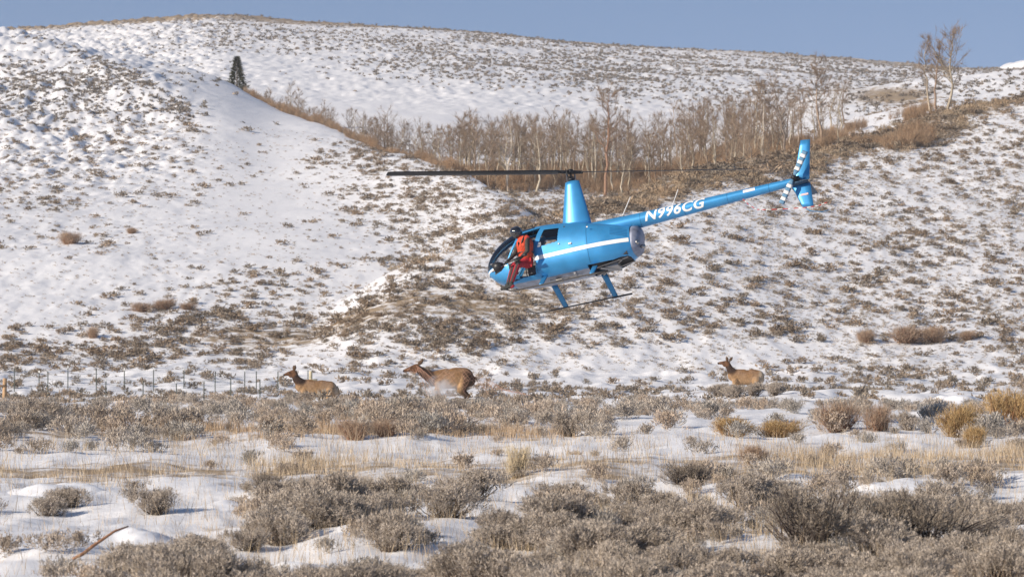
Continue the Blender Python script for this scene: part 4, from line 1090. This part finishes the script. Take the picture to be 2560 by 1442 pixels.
# gunner sitting sideways on the left door sill, boots on the skid (helicopter frame)
gun = empty('person'); gun.matrix_world = HM.copy()
prop(gun, 'person in red coveralls, orange vest and black helmet leaning out of the helicopter doorway', 'person')
hip = np.array([1.22, .62, -.93]); che = np.array([1.17, .80, -.52]); nk = np.array([1.24, .86, -.33]); hd = np.array([1.34, .90, -.20])
sh1 = np.array([1.06, .92, -.42]); sh2 = np.array([1.34, .70, -.42])
kn1 = np.array([1.36, 1.02, -1.10]); ft1 = np.array([1.58, 1.10, -1.60]); kn2 = np.array([1.52, .84, -1.02]); ft2 = np.array([1.70, .98, -1.56])
el1 = np.array([1.06, 1.02, -.78]); wr1 = np.array([1.30, 1.06, -.98]); el2 = np.array([1.47, .80, -.72]); wr2 = np.array([1.62, .98, -.92])
B_ = [(hip, hip + [0, .02, .12], .17, .165), (hip + [0, .04, .1], che, .165, .19), (che, che + [.02, .03, .08], .19, .15), (che + [0, .02, .08], nk, .10, .062), (nk, hd, .062, .075),
      (hd, hd + [.03, .02, .02], .098, .095), (hd + [.075, .03, -.045], hd + [.085, .03, -.05], .035, .03), (sh1, sh2, .085, .085),
      (sh1, el1, .072, .056), (el1, wr1, .052, .036), (sh2, el2, .072, .056), (el2, wr2, .052, .036),
      (hip + [0, .07, -.02], kn1, .115, .078), (kn1, ft1, .075, .052), (hip + [.03, -.06, -.0], kn2, .115, .078), (kn2, ft2, .075, .052),
      (ft1 + [-.04, 0, -.05], ft1 + [.18, .03, -.09], .052, .042), (ft2 + [-.03, 0, -.05], ft2 + [.16, .03, -.08], .052, .042)]
def hand(w, f):
    f = f / np.linalg.norm(f); s = np.cross(f, [0, 0, 1]); s /= np.linalg.norm(s); n_ = np.cross(s, f); L_ = [(w, w + f * .08, .036, .034)]
    for q, ln_ in zip((-.03, -.01, .01, .03), (.065, .075, .07, .055)):
        k1 = w + f * .09 + s * q; k2 = k1 + f * ln_ * .5 - n_ * .012; k3 = k2 + f * ln_ * .3 - n_ * .035; L_ += [(k1, k2, .011, .010), (k2, k3, .010, .008)]
    L_ += [(w + f * .02 - s * .035, w + f * .06 - s * .06 - n_ * .02, .013, .010)]; return L_
B_ += hand(wr1, np.array([.8, .2, -.4])) + hand(wr2, np.array([.6, .3, -.5]))
me = blob(B_, .012, 2, 'body')
def segd(P, a, b):
    a = np.array(a); b = np.array(b); t = np.clip(((P - a) @ (b - a)) / ((b - a) @ (b - a)), 0, 1); return np.linalg.norm(P - a - t[:, None] * (b - a), axis=1)
def person_col(P):
    c = np.tile([.42, .018, .035], (len(P), 1))
    d_arm = np.minimum(np.minimum(segd(P, sh1, el1), segd(P, el1, wr1)), np.minimum(segd(P, sh2, el2), segd(P, el2, wr2)))
    c[d_arm < .082] = (.035, .033, .03)
    for k_, f_ in ((kn1, ft1), (kn2, ft2)):
        near = (segd(P, k_, f_) < .10) & (P[:, 1] > (k_[1] + f_[1]) / 2 + .015) & (np.abs((P[:, 0] - k_[0]) - (P[:, 2] - k_[2]) * (f_[0] - k_[0]) / (f_[2] - k_[2])) < .035); c[near] = (.05, .035, .035)
    c[(segd(P, ft1, ft1 + [.18, .03, -.09]) < .085) | (segd(P, ft2, ft2 + [.16, .03, -.08]) < .085)] = (.03, .03, .028)
    c[np.linalg.norm(P - hd, axis=1) < .17] = (.50, .28, .20)
    for w_, e_ in ((wr1, .13), (wr2, .13)): c[(np.linalg.norm(P - (w_ + [.05, .02, -.03]), axis=1) < .10)] = (.03, .03, .03)
    return c
paint(me, person_col); link('body', me, gun, CLOTH)
vb = blob([(hip + [0, .05, .16], che, .192, .222), (che, che + [.02, .03, .06], .222, .165), (sh1 + [.03, 0, .01], sh2 + [-.04, 0, .01], .098, .098)], .014, 3, 'vest'); paint(vb, lambda P: np.ones((len(P), 3))); link('vest', vb, gun, VEST)
hb = blob([(hd + [-.015, 0, .025], hd + [.02, .0, .03], .150, .138), (hd + [-.03, .0, -.05], hd + [-.01, .0, -.04], .115, .11)], .012, 2, 'helmet'); paint(hb, lambda P: np.ones((len(P), 3))); link('helmet', hb, gun, HELM)
a = Acc()
a.tube([sh1 + [.02, .07, .10], che + [.0, .235, .02], hip + [.10, .19, .17]], .02, 6); a.tube([sh2 + [-.02, .09, .11], che + [.10, .215, .0], hip + [.16, .13, .17]], .02, 6)
th_ = np.linspace(0, 2 * math.pi, 25); cw = hip + np.array([0, .07, .20]); a.tube(np.stack([cw[0] + .205 * np.cos(th_), cw[1] + .205 * np.sin(th_), np.full(25, cw[2])], 1), .022, 6)
link('harness', a.mesh('harness', BLACK, True), gun)
a = Acc(); a.tube([hip + [-.13, .10, .12], hip + [-.16, .20, -.22]], .022, 6); link('strap', a.mesh('strap', RED, True), gun)
# net gun: fat four-barrelled head on a stock
ng = empty('net_gun'); ng.matrix_world = HM.copy(); prop(ng, 'black net gun with a wide canister head held by the leaning gunner', 'net gun')
a = Acc(); g0 = wr1 + [-.12, .05, .06]; g1 = wr2 + [.10, .08, -.10]; dg_ = (g1 - g0) / np.linalg.norm(g1 - g0)
a.tube([g0, g1], .022, 8); a.tube([g0 - dg_ * .12, g0], [.045, .03], 8); link('stock', a.mesh('stock', BLACK, True), ng)
hdn = g1 + dg_ * .02; a = Acc(); a.tube([hdn, hdn + dg_ * .10, hdn + dg_ * .24], [.07, .13, .15], 16); link('canister', a.mesh('canister', BLACK, True), ng)
a = Acc(); a.tube([hdn + dg_ * .235, hdn + dg_ * .25], .115, 14); link('net_pack', a.mesh('net_pack', TANM, True), ng)
for q in range(4):
    a = Acc(); s_ = np.cross(dg_, [0, 0, 1]); s_ /= np.linalg.norm(s_); n_ = np.cross(s_, dg_); of = s_ * math.cos(q * 1.571 + .78) + n_ * math.sin(q * 1.571 + .78)
    a.tube([hdn + of * .06, hdn + dg_ * .30 + of * .15], .022, 8); link('barrel', a.mesh('barrel', STEELB, True), ng)
# ---------------------------------------------------------------- running elk
HAIR = mat('elk_hair', (.3, .2, .12), .85, tint=True, vary=.28, vscale=16, bump=1.0, bscale=45, spec=.2)
EYE = mat('eye', (.01, .008, .004), .1)
CD_BODY = np.array([.26, .15, .08]); CD_LIGHT = np.array([.44, .285, .16]); CD_NECK = np.array([.05, .03, .022]); CD_HEAD = np.array([.15, .075, .04]); CD_RUMP = np.array([.50, .40, .29])
def elk(loc, rz, label, parts, neckline, headseg, legs, ears, eye, tail, rump_x, dark_rear=False, sc=1.0):
    e = empty('elk', loc, rz); e.scale = (sc,) * 3; prop(e, label, 'elk', 'cow elk running across the flat')
    allp = list(parts)
    for L_ in legs:
        for (p, r), (q, s_) in zip(L_[:-1], L_[1:]): allp.append((p, q, r, s_))
    me = blob(allp, .024, 3, 'body')
    lg = [(np.array(L_[k][0]), np.array(L_[k + 1][0])) for L_ in legs for k in range(1, len(L_) - 1)]
    def col(P):
        up = np.clip((P[:, 2] - .55) / .5, 0, 1)[:, None]
        nz = fbm(P[:, 0] * 4, P[:, 2] * 4 + P[:, 1] * 3, 5, 3)[:, None]
        c = CD_LIGHT * (1 - up) + CD_BODY * up + nz * .05
        if dark_rear: k = sstep(rump_x - .34, rump_x - .18, P[:, 0])[:, None] * np.clip((1.12 - P[:, 2]) / .12, 0, 1)[:, None]; c = c * (1 - k) + np.array([.085, .05, .03]) * k
        else: k = sstep(rump_x - .22, rump_x - .10, P[:, 0])[:, None] * sstep(.5, .6, P[:, 2])[:, None]; c = c * (1 - k * .8) + CD_RUMP * k * .8
        dn = segd(P, neckline[0], neckline[1]); rn = neckline[2]; k = (1 - sstep(rn * 1.05, rn * 1.6, dn))[:, None]; c = c * (1 - k) + CD_NECK * k
        dh = segd(P, headseg[0], headseg[1]); k = (1 - sstep(.13, .19, dh))[:, None]; c = c * (1 - k) + CD_HEAD * k
        k = (np.linalg.norm(P - np.array(headseg[0]), axis=1) < .075)[:, None]; c = np.where(k, np.array([.03, .02, .018]), c)
        for a_, b_ in lg: k = (1 - sstep(.07, .11, segd(P, a_, b_)))[:, None] * .75; c = c * (1 - k) + np.array([.13, .08, .05]) * k
        return np.clip(c, .01, 1)
    paint(me, col); body = link('body', me, e, HAIR)
    for (b0, b1, w) in ears:
        b0 = np.array(b0, float); b1 = np.array(b1, float); d_ = b1 - b0; secs = []; side_ = np.cross(d_, [0, 1, 0]); side_ /= np.linalg.norm(side_)
        for t, k_ in ((0, .35), (.25, .9), (.5, 1), (.75, .7), (1, .08)):
            th = np.linspace(0, 2 * math.pi, 9)[:-1]; secs.append([b0 + d_ * t + side_ * w * k_ * math.cos(q) + np.array([0, 1, 0]) * w * .30 * k_ * math.sin(q) for q in th])
        o = loft(secs, 'ear', None, e); paint(o.data, lambda P: np.tile([.13, .08, .05], (len(P), 1))); o.data.materials.clear(); o.data.materials.append(HAIR)
    a = Acc(); a.tube([[eye[0], eye[1] + .01, eye[2]], [eye[0], eye[1] - .012, eye[2]]], [.022, .016], 8); link('eye', a.mesh('eye', EYE, True), e)
    a = Acc(); a.tube(tail, [.045, .035, .012], 7, (.30, .2, .12)); link('tail', a.mesh('tail', HAIR, True, True), e)
    return e, body
def at_height(X, D, z): return (float(XY(X, D)), D, z)
# netted one, neck stretched forward, hindquarters bunched
mid, mid_body = elk(at_height(1130, 137, -.147), 0, 'elk caught in an orange net, neck stretched low and forward',
    [((-1.70, 0, 1.07), (-1.50, 0, 1.14), .062, .082, .8), ((-1.50, 0, 1.14), (-1.27, 0, 1.21), .088, .125, .72), ((-1.36, 0, 1.10), (-1.20, 0, 1.13), .08, .10, .7),
     ((-1.24, 0, 1.17), (-.98, 0, .98), .135, .175, .7), ((-.98, 0, .98), (-.62, 0, .78), .175, .27, .75), ((-.62, 0, .80), (-.30, 0, .78), .28, .33, .78), ((-.52, 0, .90), (-.20, 0, .93), .20, .24, .7),
     ((-.30, 0, .76), (.20, 0, .80), .33, .36, .8), ((.10, 0, .86), (.42, 0, .84), .34, .36, .75), ((.42, 0, .84), (.60, 0, .74), .35, .24, .75), ((-.5, .14, .66), (-.44, .16, .45), .16, .10), ((-.5, -.14, .66), (-.44, -.16, .45), .16, .10)],
    ((-1.18, 0, 1.10), (-.72, 0, .76), .22), ((-1.76, 0, 1.06), (-1.30, 0, 1.20)),
    [[((.50, -.17, .72), .22), ((.28, -.19, .38), .11), ((.52, -.19, .20), .05), ((.36, -.19, -.08), .035), ((.28, -.19, -.12), .04)],
     [((.50, .17, .72), .22), ((.36, .19, .36), .11), ((.62, .19, .18), .05), ((.50, .19, -.08), .035), ((.42, .19, -.12), .04)],
     [((-.45, -.15, .55), .11), ((-.62, -.16, .32), .06), ((-.42, -.16, .10), .035), ((-.50, -.16, .0), .038)], [((-.42, .15, .55), .11), ((-.50, .16, .28), .06), ((-.28, .16, .08), .035), ((-.36, .16, -.02), .038)]],
    [((-1.22, -.09, 1.27), (-1.02, -.17, 1.50), .062), ((-1.20, .09, 1.28), (-1.02, .10, 1.47), .06)], (-1.43, -.078, 1.185), [(.80, 0, .86), (.88, 0, .76), (.92, 0, .68)], .64, True)
# leftmost: trotting, head high
lft, _ = elk(at_height(778, 150, -.66), rad(6), 'leftmost elk, tan body, running left with head raised',
    [((-1.05, 0, 1.28), (-.90, 0, 1.33), .055, .075, .8), ((-.90, 0, 1.33), (-.68, 0, 1.38), .085, .12, .75), ((-.80, 0, 1.25), (-.66, 0, 1.30), .08, .11, .7),
     ((-.66, 0, 1.34), (-.58, 0, 1.12), .125, .15, .7), ((-.58, 0, 1.12), (-.36, 0, .90), .155, .24, .75), ((-.36, 0, .84), (-.05, 0, .74), .26, .31, .8), ((-.3, 0, .96), (.0, 0, .93), .16, .18, .7),
     ((-.05, 0, .76), (.45, 0, .73), .32, .33, .8), ((.4, 0, .76), (.72, 0, .74), .33, .30, .75), ((.72, 0, .76), (.86, 0, .68), .29, .22, .75)],
    ((-.60, 0, 1.20), (-.38, 0, .98), .16), ((-1.10, 0, 1.27), (-.72, 0, 1.36)),
    [[((-.28, -.15, .62), .15), ((-.38, -.17, .42), .075), ((-.66, -.17, .30), .05), ((-.62, -.17, .04), .034), ((-.66, -.17, -.06), .04)],
     [((-.20, .15, .60), .15), ((.04, .17, .38), .065), ((-.06, .17, .22), .045), ((.12, .17, .02), .034), ((.12, .17, -.06), .038)],
     [((.72, -.15, .62), .21), ((.66, -.17, .30), .10), ((.96, -.17, .10), .05), ((.80, -.17, -.2), .035), ((.74, -.17, -.26), .04)], [((.70, .15, .62), .21), ((.90, .17, .32), .10), ((1.14, .17, .14), .05), ((1.2, .17, -.16), .035), ((1.16, .17, -.22), .04)]],
    [((-.66, -.09, 1.46), (-.63, -.17, 1.68), .065), ((-.66, .08, 1.46), (-.68, .14, 1.66), .06)], (-.84, -.078, 1.385), [(1.0, 0, .84), (1.07, 0, .70), (1.08, 0, .58)], 1.06)
# rightmost: farther, head up
rgt, _ = elk(at_height(1860, 165, -.50), rad(-8), 'rightmost elk, standing tall in the sage beyond the others, head up',
    [((-1.10, 0, 1.44), (-.94, 0, 1.45), .055, .075, .8), ((-.94, 0, 1.45), (-.72, 0, 1.45), .08, .12, .75), ((-.84, 0, 1.36), (-.70, 0, 1.38), .08, .11, .7),
     ((-.72, 0, 1.42), (-.60, 0, 1.18), .125, .15, .7), ((-.60, 0, 1.18), (-.44, 0, .98), .16, .24, .75), ((-.44, 0, .92), (-.10, 0, .84), .27, .31, .8), ((-.38, 0, 1.05), (-.0, 0, 1.02), .15, .17, .7),
     ((-.1, 0, .84), (.35, 0, .84), .31, .32, .8), ((.35, 0, .88), (.58, 0, .86), .32, .30, .75), ((.56, 0, .86), (.68, 0, .76), .27, .20, .75)],
    ((-.64, 0, 1.30), (-.46, 0, 1.02), .16), ((-1.15, 0, 1.44), (-.76, 0, 1.44)),
    [[((-.36, -.15, .70), .15), ((-.40, -.17, .45), .075), ((-.36, -.17, .28), .05), ((-.38, -.17, -.02), .036)], [((-.30, .15, .70), .15), ((-.24, .17, .45), .07), ((-.2, .17, .28), .05), ((-.2, .17, -.02), .036)],
     [((.55, -.15, .72), .20), ((.50, -.17, .46), .10), ((.66, -.17, .30), .05), ((.62, -.17, -.02), .036)], [((.55, .15, .72), .20), ((.62, .17, .46), .10), ((.78, .17, .30), .05), ((.74, .17, -.02), .036)]],
    [((-.70, -.09, 1.53), (-.74, -.18, 1.74), .065), ((-.64, .09, 1.53), (-.50, .16, 1.72), .065)], (-.88, -.078, 1.48), [(.78, 0, .98), (.84, 0, .86), (.84, 0, .74)], .82)

# the net: cords lying over the body, then streaming out behind
bpy.context.view_layer.update()
NETC = mat('orange_cord', (.58, .33, .22), .6)
M_ = mid.matrix_world.copy(); mb = mid_body.data; bvh = BVHTree.FromPolygons([M_ @ v.co for v in mb.vertices], [tuple(p.vertices) for p in mb.polygons])
net = empty('capture_net', M_.translation); prop(net, 'orange net cords wrapped over the netted elk and streaming out behind it', 'net')
o0 = M_.translation
def drape(u0, u1, v0, v1, step, name, skew=.5):
    a = Acc(); got = {}
    nu = int((u1 - u0) / step); nv = int((v1 - v0) / step)
    for i_ in range(nu + 1):
        for j_ in range(nv + 1):
            x = u0 + i_ * step + .03 * math.sin(i_ * 2.1 + j_ * 1.7); z = v0 + j_ * step + .03 * math.sin(i_ * 1.3 + j_ * 2.9) + (x - u0) * -.15
            hit = bvh.ray_cast(Vector((o0.x + x, o0.y - 5, o0.z + z)), Vector((0, 1, 0)))
            if hit[0] is not None: got[(i_, j_)] = np.array(hit[0] - o0) + np.array([0, -.025, .005])
    for (i_, j_), p in got.items():
        for di, dj in ((1, 1), (1, -1)):
            q = got.get((i_ + di, j_ + dj))
            if q is not None and np.linalg.norm(q - p) < step * 3: a.tube([p, (p + q) / 2 + np.array([0, -.03, .0]), q], .0042, 4)
    link(name, a.mesh(name, NETC), net)
drape(.38, .95, .2, 1.3, .13, 'mesh_panel'); drape(-1.62, -1.0, .9, 1.45, .17, 'mesh_panel'); drape(-.9, .3, .35, 1.2, .2, 'mesh_panel')
rn = np.random.default_rng(21)
def strand(P, r=.005, name='cord'):
    P = np.array(P, float); t = np.linspace(0, len(P) - 1, 24); Q = np.stack([np.interp(t, np.arange(len(P)), P[:, k]) for k in range(3)], 1); Q[1:-1, 2] += rn.normal(size=22) * .012
    a = Acc(); a.tube(Q, r, 4); link(name, a.mesh(name, NETC), net)
for q in range(7):   # fan from head to feet
    strand([(-1.28 + q * .03, -.16, 1.28 - q * .02), (-1.10 + q * .1, -.26, .85 - .03 * q), (-.95 + q * .14, -.3, .42), (-.85 + q * .16, -.3, .16)])
for q in range(6):
    strand([(-1.62 + q * .10, -.10, 1.16), (-1.5 + q * .08, -.14, 1.02), (-1.25, -.17, 1.0 + q * .03)], .0045)
for q in range(6):   # trailing behind
    z0 = .95 - q * .09
    strand([(.78, -.22, z0), (1.25, -.1 - q * .02, z0 * .72 + .12), (1.9 + .1 * q, -.1, .38 - .02 * q), (2.5 + .07 * q, -.05, .30 - .025 * q)], .0045)
for q in range(5):
    x = 1.0 + q * .3; strand([(x, -.15, .70 - q * .05), (x + .18, -.12, .42 - q * .02), (x + .30, -.1, .24)], .004)

# powder snow kicked up beside the netted elk and the tufts of it along the run
rp = np.random.default_rng(5)
PW = bpy.data.materials.new('snow_powder'); PW.use_nodes = True; g = PW.node_tree; g.nodes.clear()
oo = g.nodes.new('ShaderNodeOutputMaterial'); pv = g.nodes.new('ShaderNodeVolumePrincipled'); pv.inputs['Color'].default_value = (.95, .95, .97, 1)
tc_ = g.nodes.new('ShaderNodeTexCoord'); nz_ = g.nodes.new('ShaderNodeTexNoise'); nz_.inputs['Scale'].default_value = 2.2; nz_.inputs['Detail'].default_value = 3
ln_ = g.nodes.new('ShaderNodeVectorMath'); ln_.operation = 'LENGTH'; g.links.new(tc_.outputs['Object'], ln_.inputs[0]); g.links.new(tc_.outputs['Object'], nz_.inputs['Vector'])
f1 = g.nodes.new('ShaderNodeMapRange'); f1.inputs[1].default_value = .95; f1.inputs[2].default_value = .1; f1.inputs[3].default_value = 0; f1.inputs[4].default_value = 1; g.links.new(ln_.outputs['Value'], f1.inputs[0])
f2 = g.nodes.new('ShaderNodeMapRange'); f2.inputs[1].default_value = .42; f2.inputs[2].default_value = .65; g.links.new(nz_.outputs[0], f2.inputs[0])
m1 = g.nodes.new('ShaderNodeMath'); m1.operation = 'MULTIPLY'; g.links.new(f1.outputs[0], m1.inputs[0]); g.links.new(f2.outputs[0], m1.inputs[1])
m2 = g.nodes.new('ShaderNodeMath'); m2.operation = 'MULTIPLY'; m2.inputs[1].default_value = 7.0; g.links.new(m1.outputs[0], m2.inputs[0]); g.links.new(m2.outputs[0], pv.inputs['Density']); g.links.new(pv.outputs[0], oo.inputs['Volume'])
def puff(x, y, z, sx, sy, sz, label):
    bm_ = bmesh.new(); bmesh.ops.create_icosphere(bm_, subdivisions=3, radius=1); m_ = bpy.data.meshes.new('snow_powder'); bm_.to_mesh(m_); bm_.free(); m_.materials.append(PW)
    o = link('snow_powder', m_); o.location = (x, y, z); o.scale = (sx, sy, sz); prop(o, label, 'powder snow', kind='stuff')
puff(o0.x - .42, o0.y - .78, o0.z + .40, .75, .38, .62, 'white powder snow thrown up at the chest of the netted elk')

# ---------------------------------------------------------------- thin winter haze over the valley
HZ = bpy.data.materials.new('haze'); HZ.use_nodes = True; g = HZ.node_tree; g.nodes.clear()
oo = g.nodes.new('ShaderNodeOutputMaterial'); pv = g.nodes.new('ShaderNodeVolumePrincipled'); pv.inputs['Color'].default_value = (.92, .93, .96, 1); pv.inputs['Density'].default_value = .00009
g.links.new(pv.outputs[0], oo.inputs['Volume'])
a = Acc(); a.box((-2700, -80, -40), (2700, 3600, 160)); o = link('haze', a.mesh('haze', HZ)); prop(o, kind='stuff')
